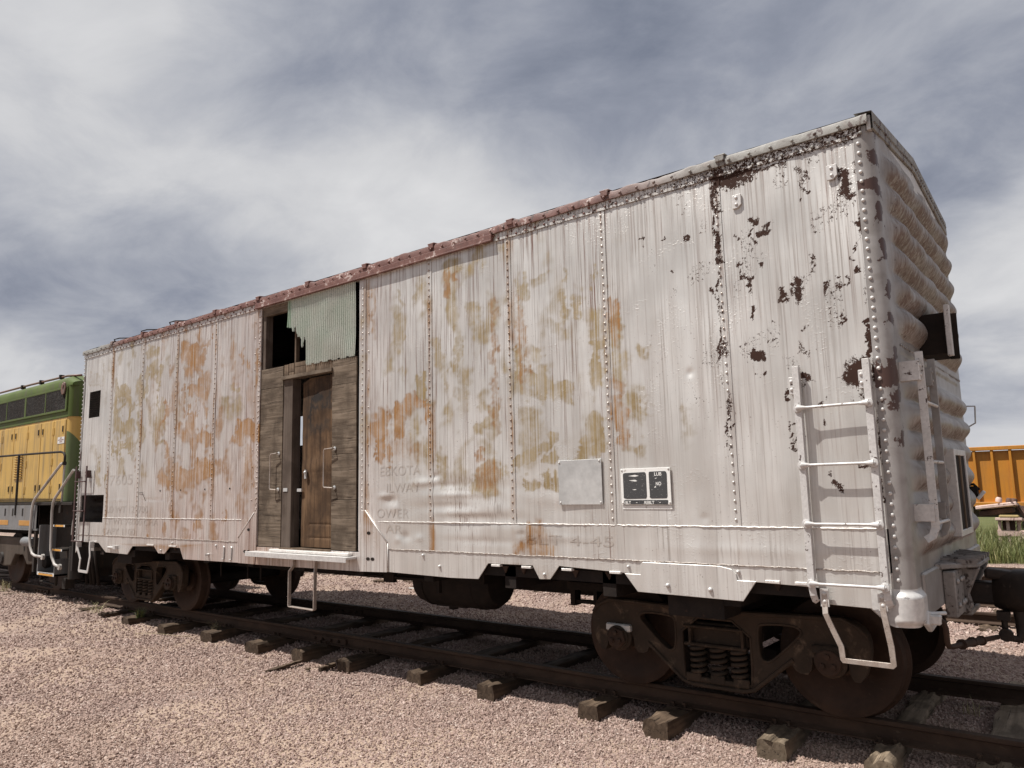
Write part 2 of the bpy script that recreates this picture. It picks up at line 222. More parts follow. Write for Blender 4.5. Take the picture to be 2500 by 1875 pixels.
SEAMX = [-1.011, -2.022, -3.033, -4.044, -5.0, -7.05, -8.006, -9.018, -10.029, -11.04]
_w1, _w2, _w3, _w4 = Fld(201, .16), Fld(202, .06), Fld(203, .2), Fld(204, .07)
def stroke_field(lst, X, Z, warp=1.0, soft=(.35, 1.55)):
    out = np.zeros(X.shape)
    X0, Z0 = X, Z
    X = X0+warp*(.016*_w1(X0, Z0)+.010*_w2(X0, Z0)); Z = Z0+warp*(.022*_w3(X0, Z0)+.012*_w4(X0, Z0))
    for r_, s_, pts in lst:
        xs = [p[0] for p in pts]; zs = [p[1] for p in pts]; m_ = r_*3
        sel = (X > min(xs)-m_) & (X < max(xs)+m_) & (Z > min(zs)-m_*1.5) & (Z < max(zs)+m_)
        if not sel.any(): continue
        x = X[sel]; z = Z[sel]; dm = np.full(x.shape, 9.)
        for (x0, z0), (x1, z1) in zip(pts[:-1], pts[1:]):
            dx, dz = x1-x0, z1-z0; L = dx*dx+dz*dz+1e-9
            t_ = np.clip(((x-x0)*dx+(z-z0)*dz)/L, 0, 1)
            ex = x-(x0+t_*dx); ez = z-(z0+t_*dz); ez = np.where(ez < 0, ez*.5, ez)
            dm = np.minimum(dm, np.hypot(ex, ez))
        out[sel] = np.maximum(out[sel], s_*(1-_ss(r_*soft[0], r_*soft[1], dm)))
    return out
_f1 = Fld(3, .9); _f2 = Fld(4, .35); _f5 = Fld(5, .4); _f6 = Fld(6, .35); _f7 = Fld(7, .28); _f8 = Fld(8, .13)
def paint_masks(X, Z, Y=None):
    X = np.asarray(X, float); Z = np.asarray(Z, float)
    rust = stroke_field(RUST, X, Z, 1.3, (.2, 2.3)); tan = stroke_field(TAN, X, Z, 1.3, (.3, 2.1)); peel = stroke_field(PEEL, X, Z, .9, (.1, 2.3))
    wash = np.clip(_f5(X, Z*.75)*.85+_f8(X, Z)*.25, 0, 1.5)
    tan = np.maximum(tan, .44*wash*np.exp(-((X+3.9)/1.7)**2)*_ss(1.5, 2.0, Z)); rust = np.maximum(rust, .42*np.clip(_f6(X, Z*.55)*.85+_f8(X, Z+7)*.25, 0, 1.4)*np.exp(-((X+8.4)/1.5)**2))
    tan = np.maximum(tan, .50*wash*np.exp(-((X+10.0)/1.2)**2)*_ss(1.6, 2.2, Z))
    top = _ss(2.2, 3.95, Z)
    mid = np.exp(-((X+4.6)/3.2)**2); left = np.exp(-((X+8.2)/1.7)**2)
    streak = np.clip(.30+.95*top*(.45+mid)+1.2*left+.30*_f1(X, Z*.4), 0, 1.5)
    streak += .5*np.exp(-((X+6.99)/.35)**2)+.5*np.exp(-((X+5.0)/.22)**2)
    streak *= np.where(X > -1.9, .6, 1.25)
    for sx in SEAMX: rust = np.maximum(rust, (.55 if sx < -2.5 else .18)*np.clip(.35+.6*_f6(X*2, Z*.5+sx), 0, 1)*np.exp(-((X-sx-.02)/.055)**2)); rust = np.maximum(rust, .22*np.exp(-((X-sx)/.03)**2)*(sx < -1.5))
    pink = np.clip(.9*np.exp(-((X+8.3)/1.5)**2)*(.45+.6*_ss(2.3, .9, Z))+.5*np.exp(-((X+6.99)/.5)**2)+.35*np.exp(-((X+4.9)/.3)**2), 0, 1)
    grime = np.clip(.25+.45*_ss(-6, 0, X)*top+.2*_f2(X, Z*.3), 0, 1)
    # chord and seams near the end carry failing paint
    peel = np.maximum(peel, .25*np.clip(_f7(X, Z*.7), 0, 1.2)*_ss(-2.6, -1.1, X)*_ss(1.6, 2.4, Z))
    peel = np.maximum(peel, .64*np.clip(.4+_f7(X*3, Z), 0, 1)*np.exp(-((X+1.02)/.045)**2)*_ss(1.4, 2.2, Z)); peel = np.maximum(peel, .60*np.clip(.4+_f7(X*3, Z+3), 0, 1)*np.exp(-((X-.0)/.05)**2)*_ss(1.2, 1.9, Z))
    peel = np.maximum(peel, .56*_ss(-2.3, -.9, X)*_ss(3.90, 3.965, Z))
    peel = np.maximum(peel, .34*_ss(-5, -2.3, X)*_ss(3.90, 3.965, Z))
    return dict(rust=rust, tan=tan, peel=peel, streak=streak, pink=pink, grime=grime)

def body_paint(name, tint=(1, 1, 1), extra_peel=0.0, rough=.42):
    m, t, b = new_mat(name)
    P = t.new('ShaderNodeNewGeometry').outputs['Position']
    s3 = t.vm('MULTIPLY', P, (52, 52, .6)); fine = t.noise(s3, 1, 5, .6, .1)
    s4 = t.vm('MULTIPLY', P, (135, 135, 1.2)); vf = t.noise(s4, 1, 3, .6)
    s5 = t.vm('MULTIPLY', P, (11, 11, 1.1)); mid = t.noise(s5, 1, 5, .62, .4)
    big = t.noise(P, 1.3, 4, .55); med = t.noise(P, 9, 5, .6, .3); sm = t.noise(P, 42, 4, .6)
    rust, tan, peel, streak, pink, grime = [t.attr(k) for k in ('rust', 'tan', 'peel', 'streak', 'pink', 'grime')]
    base = t.mix(t.step(big, .3, .7), (.575, .558, .525, 1), (.695, .68, .65, 1))
    base = t.mix(t.m('MULTIPLY', t.step(mid, .4, .75), .35), base, (.52, .47, .43, 1))
    base = t.mix(t.m('MULTIPLY', pink, t.lin(mid, .3, .7, .30, .85)), base, (.50, .36, .315, 1))
    base = t.mix(t.step(t.noise(t.vm('MULTIPLY', P, (7, 7, .8)), 1, 5, .6, .3), .40, .70, 0, .38), base, (.40, .37, .34, 1))
    # grey run-off streaks
    gs = t.m('MULTIPLY', t.step(fine, .48, .62), t.m('MULTIPLY', grime, t.lin(big, .35, .65, .6, 1.5)), clamp=True)
    base = t.mix(t.m('MULTIPLY', gs, .62), base, (.24, .195, .165, 1))
    # red-brown run-off streaks, thin
    rs = t.m('MULTIPLY', t.step(vf, .52, .62), t.step(fine, .44, .60))
    rs = t.m('MULTIPLY', rs, streak, clamp=True)
    base = t.mix(t.m('MULTIPLY', rs, .95), base, (.20, .11, .085, 1))
    # tan and rust stains with broken edges
    ed = t.m('ADD', t.m('MULTIPLY', t.m('SUBTRACT', t.noise(t.vm('MULTIPLY', P, (1, 1, .55)), 13, 7, .68, .6), .5), 1.5), t.m('ADD', t.m('MULTIPLY', t.m('SUBTRACT', fine, .5), .5), t.m('MULTIPLY', t.m('SUBTRACT', sm, .5), .4)))
    tm = t.step(t.m('ADD', tan, t.m('MULTIPLY', ed, t.step(tan, .02, .3))), .24, .74)
    tm = t.m('MULTIPLY', tm, t.m('MULTIPLY', t.lin(fine, .3, .7, .5, 1), t.step(tan, 0, .8, .35, .82)))
    run = t.m('MULTIPLY', t.lin(t.noise(P, 6, 6, .65, .5), .35, .65, .35, 1.1), t.lin(vf, .35, .65, .65, 1.2))
    base = t.mix(t.m('MULTIPLY', t.m('MULTIPLY', t.step(tan, .02, .60), t.m('MULTIPLY', run, t.lin(fine, .36, .62, .45, 1.25))), .95, clamp=True), base, (.27, .195, .095, 1))
    tm = t.m('MULTIPLY', tm, t.m('MULTIPLY', t.lin(sm, .3, .7, .55, 1), t.lin(fine, .38, .60, .22, 1.1)))
    base = t.mix(tm, base, (.28, .205, .09, 1))
    rm = t.step(t.m('ADD', rust, t.m('MULTIPLY', ed, t.step(rust, .02, .3))), .22, .80)
    rm = t.m('MULTIPLY', rm, t.m('MULTIPLY', t.lin(fine, .3, .7, .5, 1), t.step(rust, 0, .9, .35, .85)))
    base = t.mix(t.m('MULTIPLY', t.m('MULTIPLY', t.step(rust, .02, .60), t.m('MULTIPLY', run, t.lin(fine, .36, .62, .40, 1.30))), 1.0, clamp=True), base, (.27, .135, .05, 1))
    rm = t.m('MULTIPLY', rm, t.m('MULTIPLY', t.lin(sm, .3, .7, .55, 1), t.lin(fine, .38, .60, .22, 1.1)))
    base = t.mix(rm, base, (.31, .155, .042, 1))
    # flaked paint showing brown primer
    pn = t.m('ADD', t.m('MULTIPLY', t.m('SUBTRACT', t.noise(P, 55, 6, .75, .9), .5), 2.9), t.m('MULTIPLY', t.m('SUBTRACT', sm, .5), 1.0))
    pe = t.m('ADD', peel, extra_peel)
    pk = t.step(t.m('ADD', pe, t.m('MULTIPLY', pn, t.step(pe, .04, .35))), .50, .535)
    prim = t.mix(med, (.055, .028, .020, 1), (.030, .017, .013, 1))
    base = t.mix(pk, base, prim)
    # small chips
    ch = t.m('MULTIPLY', t.step(t.noise(P, 75, 2, .5), .70, .73), t.step(big, .48, .62))
    base = t.mix(t.m('MULTIPLY', ch, .7), base, (.16, .11, .09, 1))
    if tint != (1, 1, 1): base = t.mix(1, base, (*tint, 1), 'MULTIPLY')
    t.put(b.inputs['Base Color'], base)
    t.put(b.inputs['Specular IOR Level'], t.lin(pk, 0, 1, .5, .1))
    dull = t.m('MAXIMUM', t.m('MAXIMUM', tm, rm), pk)
    t.put(b.inputs['Roughness'], t.m('ADD', t.lin(big, .3, .7, rough-.05, rough+.06), t.m('MULTIPLY', dull, .3)))
    t.put(b.inputs['Metallic'], t.m('MULTIPLY', t.m('SUBTRACT', 1, dull, clamp=True), .50))
    # relief: blistering and flake edges
    bl = t.m('MULTIPLY', t.step(t.noise(P, 55, 3, .55), .54, .66), t.step(t.noise(P, 3.1, 3, .6, .6), .52, .64))
    h = t.m('ADD', t.m('MULTIPLY', pk, -.30), t.m('ADD', t.m('MULTIPLY', bl, .5), t.m('MULTIPLY', sm, .12)))
    t.put(b.inputs['Normal'], t.bump(h, .42, .004))
    return m
def simple(name, c1, c2, rough=.7, metal=0, scale=8, bump=.3, bd=.004, c3=None, spec=.5, stretch=(1, 1, 1), th=(.35, .65), th3=(.56, .66), obj=False):
    m, t, b = new_mat(name)
    P = t.new('ShaderNodeTexCoord').outputs['Object'] if obj else t.new('ShaderNodeNewGeometry').outputs['Position']
    P = t.vm('MULTIPLY', P, stretch)
    n_ = t.noise(P, scale, 5, .6, .3); f_ = t.noise(P, scale*6, 4, .6)
    c = t.mix(t.step(n_, *th), (*c1, 1), (*c2, 1))
    if c3: c = t.mix(t.step(t.m('ADD', t.m('MULTIPLY', t.noise(P, scale*2.3, 6, .65, .5), .75), t.m('MULTIPLY', f_, .25)), *th3), c, (*c3, 1))
    c = t.mix(t.lin(f_, .3, .7, 0, .22), c, (.02, .015, .012, 1))
    t.put(b.inputs['Base Color'], c); b.inputs['Metallic'].default_value = metal
    b.inputs['Specular IOR Level'].default_value = spec
    t.put(b.inputs['Roughness'], t.lin(n_, .3, .7, rough-.08, min(1, rough+.08)))
    t.put(b.inputs['Normal'], t.bump(t.m('ADD', n_, t.m('MULTIPLY', f_, .5)), bump, bd))
    return m
MT = {}
MT['endgear'] = simple('grimy_end_casting', (.30, .275, .255), (.22, .195, .18), .6, .1, 6, .5, .005, c3=(.06, .045, .038), th3=(.54, .60))
MT['body'] = body_paint('silver_paint_weathered')
MT['trim'] = simple('silver_paint_trim', (.66, .64, .615), (.58, .56, .54), .45, .25, 5, .35, .003, c3=(.075, .04, .03), th3=(.645, .66))
MT['ladder'] = simple('silver_paint_ladder', (.64, .62, .60), (.57, .55, .53), .5, .2, 9, .5, .003, c3=(.07, .038, .03), th3=(.60, .615))
MT['ghost'] = body_paint('ghost_lettering', tint=(.89, .86, .835))
MT['clean'] = simple('galvanised_plate', (.60, .60, .585), (.50, .50, .49), .38, .35, 2.5, .12, .003)
MT['weld'] = simple('weld_bead_paint', (.80, .77, .73), (.66, .62, .58), .35, .2, 30, .6, .004, c3=(.20, .14, .11), th3=(.60, .63))
MT['weld_dark'] = simple('weld_bead_rusty', (.50, .46, .42), (.30, .24, .20), .5, .1, 30, .6, .004, c3=(.10, .065, .05), th3=(.52, .58))
MT['rivet_rusty'] = simple('rivet_rusty', (.40, .34, .29), (.25, .17, .12), .5, .2, 14, .3, .003, c3=(.12, .06, .04), th3=(.54, .64))
MT['bare_step'] = simple('worn_step_metal', (.50, .44, .39), (.40, .33, .28), .45, .45, 20, .4, .002, c3=(.13, .08, .06), th3=(.6, .64))
MT['dark'] = simple('black_underframe', (.016, .013, .012), (.027, .021, .018), .8, 0, 6, .5, .006, c3=(.05, .028, .02), th3=(.6, .7), spec=.12)
MT['truck'] = simple('rusted_truck_casting', (.036, .026, .019), (.055, .038, .027), .75, 0, 4, .6, .008, c3=(.15, .105, .072), th3=(.53, .72), spec=.12)
MT['wheel'] = simple('rusted_wheel', (.036, .022, .016), (.060, .036, .025), .6, .1, 4, .6, .006, c3=(.095, .065, .046), th3=(.56, .72), spec=.12)
MT['rail'] = simple('rusted_rail', (.050, .032, .023), (.075, .049, .035), .7, .1, 6, .5, .004, c3=(.14, .105, .075), th3=(.60, .68), stretch=(.6, 1, 1), spec=.12)
MT['coupler'] = simple('black_coupler_casting', (.03, .024, .021), (.045, .034, .028), .5, .1, 7, .6, .006, c3=(.075, .06, .048), th3=(.58, .68), spec=.12)
MT['redox'] = simple('red_oxide_ladder', (.06, .022, .019), (.045, .02, .018), .55, .1, 8, .3, .003)
MT['inside'] = simple('interior_boards', (.05, .042, .036), (.035, .03, .026), .9, 0, 5, .3, .005, spec=.12)
def chord_mat():
    m, t, b = new_mat('chord_red_and_silver')
    P = t.new('ShaderNodeNewGeometry').outputs['Position']; x = t.sep(P)[0]
    red = t.m('MULTIPLY', t.step(x, -.9, -2.2), t.step(x, -11.4, -10.6))
    n_ = t.noise(P, 7, 6, .65, .5); f_ = t.noise(P, 40, 4, .6)
    sil = t.mix(t.step(n_, .35, .65), (.27, .262, .242, 1), (.17, .158, .14, 1))
    rd = t.mix(t.step(n_, .36, .64), (.115, .048, .038, 1), (.18, .085, .068, 1))
    c = t.mix(red, sil, rd)
    fl = t.step(t.m('ADD', n_, t.m('MULTIPLY', t.m('SUBTRACT', f_, .5), .5)), .60, .64)
    c = t.mix(t.m('MULTIPLY', fl, t.lin(red, 0, 1, .15, .85)), c, (.44, .36, .33, 1))
    br = t.m('MULTIPLY', t.step(t.noise(P, 12, 6, .7, .6), .55, .60), t.step(x, -4.5, -2.6))
    c = t.mix(br, c, (.07, .042, .035, 1))
    c = t.mix(t.step(f_, .62, .72, 0, .5), c, (.10, .06, .05, 1))
    t.put(b.inputs['Base Color'], c); b.inputs['Roughness'].default_value = .6
    t.put(b.inputs['Normal'], t.bump(t.m('ADD', n_, t.m('MULTIPLY', f_, .4)), .5, .006))
    return m
MT['chord'] = chord_mat()
def end_mat():
    m, t, b = new_mat('end_paint_dirty')
    P = t.new('ShaderNodeNewGeometry').outputs['Position']
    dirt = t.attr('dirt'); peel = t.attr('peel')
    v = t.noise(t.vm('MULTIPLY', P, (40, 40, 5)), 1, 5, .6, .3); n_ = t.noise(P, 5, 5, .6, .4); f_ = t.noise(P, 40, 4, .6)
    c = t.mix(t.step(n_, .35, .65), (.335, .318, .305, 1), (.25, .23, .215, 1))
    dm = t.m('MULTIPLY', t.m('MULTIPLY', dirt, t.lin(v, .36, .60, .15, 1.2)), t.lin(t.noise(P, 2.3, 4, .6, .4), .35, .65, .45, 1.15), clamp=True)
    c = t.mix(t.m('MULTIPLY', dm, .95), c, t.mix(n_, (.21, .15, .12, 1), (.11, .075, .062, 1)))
    cr = t.m('MULTIPLY', t.step(t.noise(t.vm('MULTIPLY', P, (30, 30, 9)), 1, 6, .7, 1.2), .60, .635), t.step(dirt, .1, .5))
    c = t.mix(cr, c, (.07, .045, .036, 1))
    pn = t.m('ADD', t.m('MULTIPLY', t.m('SUBTRACT', t.noise(P, 15, 6, .7, .5), .5), 1.6), t.m('MULTIPLY', t.m('SUBTRACT', f_, .5), .6))
    pk = t.step(t.m('ADD', peel, t.m('MULTIPLY', pn, t.step(peel, .04, .35))), .5, .53)
    c = t.mix(pk, c, (.075, .04, .032, 1))
    t.put(b.inputs['Base Color'], c)
    t.put(b.inputs['Roughness'], t.m('ADD', .40, t.m('MULTIPLY', dm, .3))); b.inputs['Metallic'].default_value = .2
    t.put(b.inputs['Normal'], t.bump(t.m('ADD', t.m('MULTIPLY', pk, -.5), t.m('ADD', t.m('MULTIPLY', cr, -.8), t.m('MULTIPLY', n_, .3))), .5, .006))
    return m
MT['end'] = end_mat()
def wood(name, c1, c2, dark, axis=2, sc=1.0, spray=False, rough=.85, bstr=.7):
    m, t, b = new_mat(name)
    P = t.new('ShaderNodeTexCoord').outputs['Object']
    st = [22, 22, 22]; st[axis] = 1.2
    g = t.noise(t.vm('MULTIPLY', P, tuple(a*sc for a in st)), 1, 6, .65, .8)
    st2 = [70, 70, 70]; st2[axis] = 2.5
    g2 = t.noise(t.vm('MULTIPLY', P, tuple(a*sc for a in st2)), 1, 4, .6, .5)
    n_ = t.noise(P, 2.6, 5, .6, .4)
    rnd = t.new('ShaderNodeObjectInfo').outputs['Random']
    c = t.mix(t.step(g, .35, .66), (*c1, 1), (*c2, 1))
    c = t.mix(t.m('MULTIPLY', t.step(n_, .42, .62), .7), c, t.mix(.6, (*c2, 1), (*dark, 1)))
    crk = t.step(g2, .60, .70)
    c = t.mix(t.m('MULTIPLY', crk, .75), c, (*dark, 1))
    c = t.mix(t.m('MULTIPLY', rnd, .35), c, (*dark, 1))
    if spray:
        s_ = t.m('MULTIPLY', t.attr('spray'), t.lin(n_, .3, .7, .75, 1.1), clamp=True); c = t.mix(s_, c, (.022, .018, .016, 1))
    t.put(b.inputs['Base Color'], c); b.inputs['Roughness'].default_value = rough; b.inputs['Specular IOR Level'].default_value = .18
    t.put(b.inputs['Normal'], t.bump(t.m('SUBTRACT', g, t.m('MULTIPLY', crk, .9)), bstr, .006))
    return m
MT['ply'] = wood('weathered_plywood', (.225, .175, .13), (.115, .085, .06), (.024, .016, .011), axis=0, sc=1.0)
MT['plyv'] = wood('weathered_board', (.23, .17, .12), (.13, .09, .06), (.03, .019, .013), axis=2)
MT['doorwood'] = wood('brown_door', (.155, .092, .050), (.066, .037, .020), (.016, .010, .007), axis=2, sc=.8, spray=True)
MT['jamb'] = wood('painted_jamb', (.17, .135, .11), (.12, .092, .073), (.035, .023, .017), axis=2, sc=.7, bstr=.3)
MT['tie'] = wood('weathered_tie', (.165, .115, .078), (.072, .048, .032), (.012, .008, .006), axis=1, sc=.8, bstr=1.0)
MT['tiepale'] = wood('pale_weathered_tie', (.34, .265, .19), (.18, .135, .092), (.024, .017, .012), axis=1, sc=.8, bstr=1.0)
# ================================================================== BOXCAR
HW = 1.421
SEAM = [0, -1.011, -2.022, -3.033, -4.044, -5.056, -6.995, -8.006, -9.018, -10.029, -11.040, -12.051]
ZT, ZW1, ZW2 = 3.955, 1.361, 1.093
car = empty('boxcar', (-6.03, 0, 0.01))
car.matrix_world = Matrix.Identity(4)
tag(car, 'long silver painted boxcar with rust stains, peeling paint and a boarded up doorway', 'boxcar')
car.location = (0, 0, 0)
_oil = Fld(21, .55, ani=(1, .7)); _oil2 = Fld(22, .22); _rip = Fld(23, .5, ani=(.35, 2.6))
DENTS = [(-4.62,1.57,.10,.05,-.016),(-4.55,1.50,.05,.05,.010),(-4.70,1.62,.09,.03,.012),(-4.15,1.74,.16,.035,.012),(-3.98,1.80,.05,.03,-.012),
 (-3.75,1.62,.30,.03,.011),(-3.75,1.52,.30,.035,-.010),(-3.65,1.45,.35,.03,.010),(-3.85,1.71,.25,.03,-.008),(-4.4,1.22,.06,.04,-.012),(-4.2,1.21,.05,.03,.008),
 (-4.5,1.19,.04,.03,.008),(-2.95,1.27,.05,.02,-.008),(-2.6,1.25,.30,.03,.005),(-1.30,2.50,.025,.03,-.010),(-7.6,1.85,.06,.12,-.012),(-7.5,2.2,.05,.15,.010),
 (-9.6,1.62,.3,.012,-.006),(-10.6,1.62,.3,.012,.004),(-1.25,1.42,.03,.03,-.006),(-2.25,1.78,.05,.05,-.006),(-1.0,1.2,.6,.04,.004),(-3.4,1.2,.4,.03,-.006)]
def side_y(X, Z, base=-HW, amp=1.0):
    y = base-amp*(.0012*_oil(X, Z)+.0002*_oil2(X, Z))
    y = y-amp*.0042*_rip(X, Z)*np.exp(-((X+3.6)/1.1)**2)*np.exp(-((Z-1.5)/.28)**2)
    for dx, dz, sx, sz, a in DENTS: y = y+(-a)*np.exp(-((X-dx)/sx)**2-((Z-dz)/sz)**2)
    return y
def sheet(name, x0, x1, z0, z1, base, mat, parent, res, holes=(), amp=1.0, thick=.006):
    xs = np.unique(np.round(np.concatenate([np.linspace(x0, x1, max(2, int((x1-x0)/res)+1))]+[np.array(h[:2]) for h in holes]), 4))
    zs = np.unique(np.round(np.concatenate([np.linspace(z0, z1, max(2, int((z1-z0)/res)+1))]+[np.array(h[2:]) for h in holes]), 4))
    X, Z = np.meshgrid(xs, zs, indexing='ij'); Yv = side_y(X, Z, base, amp)
    keep = np.ones((len(xs)-1, len(zs)-1), bool); xm = (xs[1:]+xs[:-1])/2; zm = (zs[1:]+zs[:-1])/2
    for h in holes: keep &= ~((xm[:, None] > h[0]) & (xm[:, None] < h[1]) & (zm[None] > h[2]) & (zm[None] < h[3]))
    b = MB().grid(np.stack([X, Yv, Z], -1), keep)
    # turned-in edges give the sheet thickness
    def edge(ix, iz):
        q = np.stack([np.stack([X[ix, iz], Yv[ix, iz], Z[ix, iz]], -1), np.stack([X[ix, iz], np.full_like(X[ix, iz], base+thick+.012), Z[ix, iz]], -1)], 0); b.grid(q)
    edge(slice(None), 0); edge(slice(None), -1); edge(0, slice(None)); edge(-1, slice(None))
    for h in holes:
        for xx in h[:2]: b.add([(xx, base-.001, h[2]), (xx, base+.02, h[2]), (xx, base+.02, h[3]), (xx, base-.001, h[3])], [(0, 1, 2, 3)])
        for zz in h[2:]: b.add([(h[0], base-.001, zz), (h[0], base+.02, zz), (h[1], base+.02, zz), (h[1], base-.001, zz)], [(0, 1, 2, 3)])
    return b.build(name, mat, parent, smooth=50, paint=True)
VENT = (-11.835, -11.436, 2.952, 3.38); HATCH = (-11.955, -11.13, 1.29, 1.712)
def hw_rivets(pts, r=.0105, h=.008, nrm=(0, -1, 0)):
    b = MB()
    for p in pts: b.rivet(p, nrm, r*random.uniform(.92, 1.08), h)
    return b
panels = []
for i in range(11):
    x1, x0 = SEAM[i], SEAM[i+1]
    if i == 5: continue
    if i == 0: x1 = -.004
    holes = [VENT, HATCH] if i == 10 else []
    zlow = 1.275 if i == 10 else ZW1
    p = sheet('side_panel', x0+.0005, x1, zlow, ZT, -HW, MT['body'], car, .0135 if i < 5 else .019, holes)
    panels.append(p)
    # lap strip and its rivets along the right edge of the panel
    if i not in (0,):
        s = sheet('seam_strip', x1-.028 if i != 6 else x1-.05, x1+.034 if i != 6 else x1+.03, ZW1+.004, ZT-.002, -HW-.0055, MT['body'], p, .02, amp=.7)
        hw_rivets([(x1, side_y(np.array(x1), np.array(z), -HW-.006, .7)+0, z) for z in np.arange(ZW1+.05, ZT-.03, .066)]).build('rivet_row', MT['body' if i < 3 else 'rivet_rusty'], p, smooth='all', paint=True)['kind'] = 'stuff'
# door posts: double rivet rows beside the doorway
for xa, xb, par in ((-5.098, -5.0, panels[4]), (-7.0, -6.955, panels[5])):
    sheet('door_post', xa, xb, 1.06, ZT-.002, -HW-.008, MT['body'], car, .02, amp=.5)
hw_rivets([(-5.045, -HW-.009, z) for z in np.arange(1.50, 3.9, .062)]+[(-4.955, -HW-.001, z) for z in np.arange(1.55, 3.9, .2)]+[(-6.975, -HW-.009, z) for z in np.arange(1.5, 3.9, .062)]+[(-7.09, -HW-.001, z) for z in np.arange(1.6, 3.9, .2)], .009).build('rivet_row', MT['body'], car, smooth='all', paint=True)['kind'] = 'stuff'
# corner rivets
hw_rivets([(.004, -HW-.006, z) for z in np.arange(1.05, ZT-.02, .0665)], .0135, .011).build('rivet_row', MT['trim'], car, smooth='all')['kind'] = 'stuff'
hw_rivets([(-12.085, -HW-.006, z) for z in np.arange(1.0, ZT-.02, .0665)], .011, .009).build('rivet_row', MT['trim'], car, smooth='all')['kind'] = 'stuff'
# lower reinforcing strips between the two welds
for x0, x1 in ((-12.04, -6.985), (-5.06, -.035)):
    sheet('lower_panel', x0, x1, ZW2, ZW1 if x1 > -5 else (ZW1-.086 if False else ZW1), -HW-.003, MT['body'], car, .016, [(-11.955, -11.13, 1.29, 1.365)] if x1 < -5 else ())
def weld(x0, x1, z, sag=0, name='weld_bead', y=-HW-.004):
    pts = []; rs = []; x = x0
    while x < x1:
        pts.append((x, y+random.uniform(-.001, .001), z+random.uniform(-.003, .003)+sag*math.sin((x-x0)/(x1-x0)*math.pi))); rs.append(random.uniform(.0032, .0068)); x += random.uniform(.012, .03)
    return MB().tube(pts, rs, 6).build(name, MT['weld' if z > 1.2 else 'weld_dark'], car, smooth='all')
weld(-11.13, -7.30, ZW1); weld(-4.80, -.04, ZW1); weld(-12.0, -7.37, ZW2, .0); weld(-4.63, -.09, ZW2)
# side sill with its cut-outs (x, z outline)
def plate(name, poly, y, th=.012, mat='body', parent=None, bev=.002):
    return MB().prism(poly, y, y+th).build(name, MT[mat], parent or car, paint=(mat == 'body'), bev=bev)
plate('side_sill', [(-4.648, ZW2-.002), (-4.648, .867), (-3.80, .857), (-3.454, .865), (-3.334, 1.008), (-2.836, 1.012), (-2.767, .902), (-2.654, .907), (-2.559, 1.02), (-1.93, .995), (-.88, .985), (-.43, .972), (-.43, .872), (-.005, .862), (-.005, ZW2-.002)], -HW-.001)
plate('side_sill', [(-12.05, ZW2-.002), (-12.05, .80), (-11.85, .98), (-11.227, .978), (-10.972, .845), (-10.265, .838), (-10.115, .96), (-9.472, .977), (-9.341, .887), (-9.172, .886), (-9.037, .978), (-8.758, .976), (-8.657, .832), (-7.345, .843), (-7.345, ZW2-.002)], -HW-.001)
plate('side_sill', [(-6.99, 1.045), (-6.99, .838), (-5.06, .85), (-5.06, 1.045)], -HW-.001)
plate('door_gusset', [(-5.05, 1.476), (-4.985, 1.476), (-4.66, 1.16), (-4.655, .864), (-5.06, .852), (-5.09, 1.05)], -HW-.012, .011)
plate('door_gusset', [(-7.0, 1.448), (-7.345, 1.143), (-7.338, .842), (-6.985, .84), (-6.96, 1.05), (-6.96, 1.448)], -HW-.012, .011)
for xx, zz in ((-4.93, 1.245), (-4.94, .985), (-4.87, .985), (-7.12, 1.245), (-7.19, .985), (-7.11, .985)):
    MB().prism([(xx+.026*math.cos(a)*1.1, zz+.017*math.sin(a)) for a in np.linspace(0, 6.28, 13)[:-1]], -HW-.0145, -HW-.0125).build('lightening_hole', MT['dark'], car)
weld(-4.98, -4.65, 1.16) if False else None
gb = MB().tube([(-4.985, -HW-.012, 1.476), (-4.80, -HW-.013, 1.295), (-4.65, -HW-.012, 1.158)], .007, 6); gb.tube([(-4.645, -HW-.008, 1.15), (-4.645, -HW-.008, .87)], .006, 6)
gb.build('weld_bead', MT['weld'], car, smooth='all')
MB().tube([(-7.01, -HW-.012, 1.448), (-7.345, -HW-.012, 1.143)], .006, 6).build('weld_bead', MT['weld'], car, smooth='all')
# bolted drop plate over the near truck, with its bolts
dp = plate('drop_plate', [(-1.932, .993), (-1.822, .862), (-.993, .851), (-.892, .991), (-1.028, .992), (-1.034, 1.035), (-1.063, 1.066), (-1.15, 1.084), (-1.77, 1.086), (-1.784, 1.075), (-1.794, .993)], -HW-.014, .011)
for xx, zz in ((-1.565, .925), (-1.23, .915)):
    MB().rivet((xx, -HW-.013, zz), r=.018, h=.02, n=10).build('bolt', MT['trim'], dp, smooth='all')
for xx, zz in ((-3.93, .955), (-2.71, .945), (-1.9, 1.045), (-1.02, 1.05), (-9.26, .93), (-8.02, .92), (-4.15, 1.05), (-8.95, 1.04), (-7.85, 1.035)):
    MB().rivet((xx, -HW-.001, zz), r=.015, h=.02, n=10).build('bolt', MT['trim'], car, smooth='all')
MB().cyl((-8.04, -HW, .92), (-8.0, -HW-.05, .915), .014, 8).build('sill_pin', MT['trim'], car, smooth=True)
hb = MB().cyl((-10.82, -HW-.03, .925), (-10.6, -HW-.03, .925), .018, 10).box(-10.63, -10.56, -HW-.05, -HW, .905, .955).box(-10.84, -10.81, -HW-.04, -HW, .905, .94)
hb.build('rod_bracket', MT['trim'], car, smooth=True)
for xx in (-7.69, -7.52): MB().tube([(xx+.02, -HW-.006, 1.03), (xx+.035, -HW-.008, 1.02), (xx+.03, -HW-.008, .875), (xx-.005, -HW-.008, .872)], .008, 6).build('rod_clip', MT['trim'], car, smooth=True)
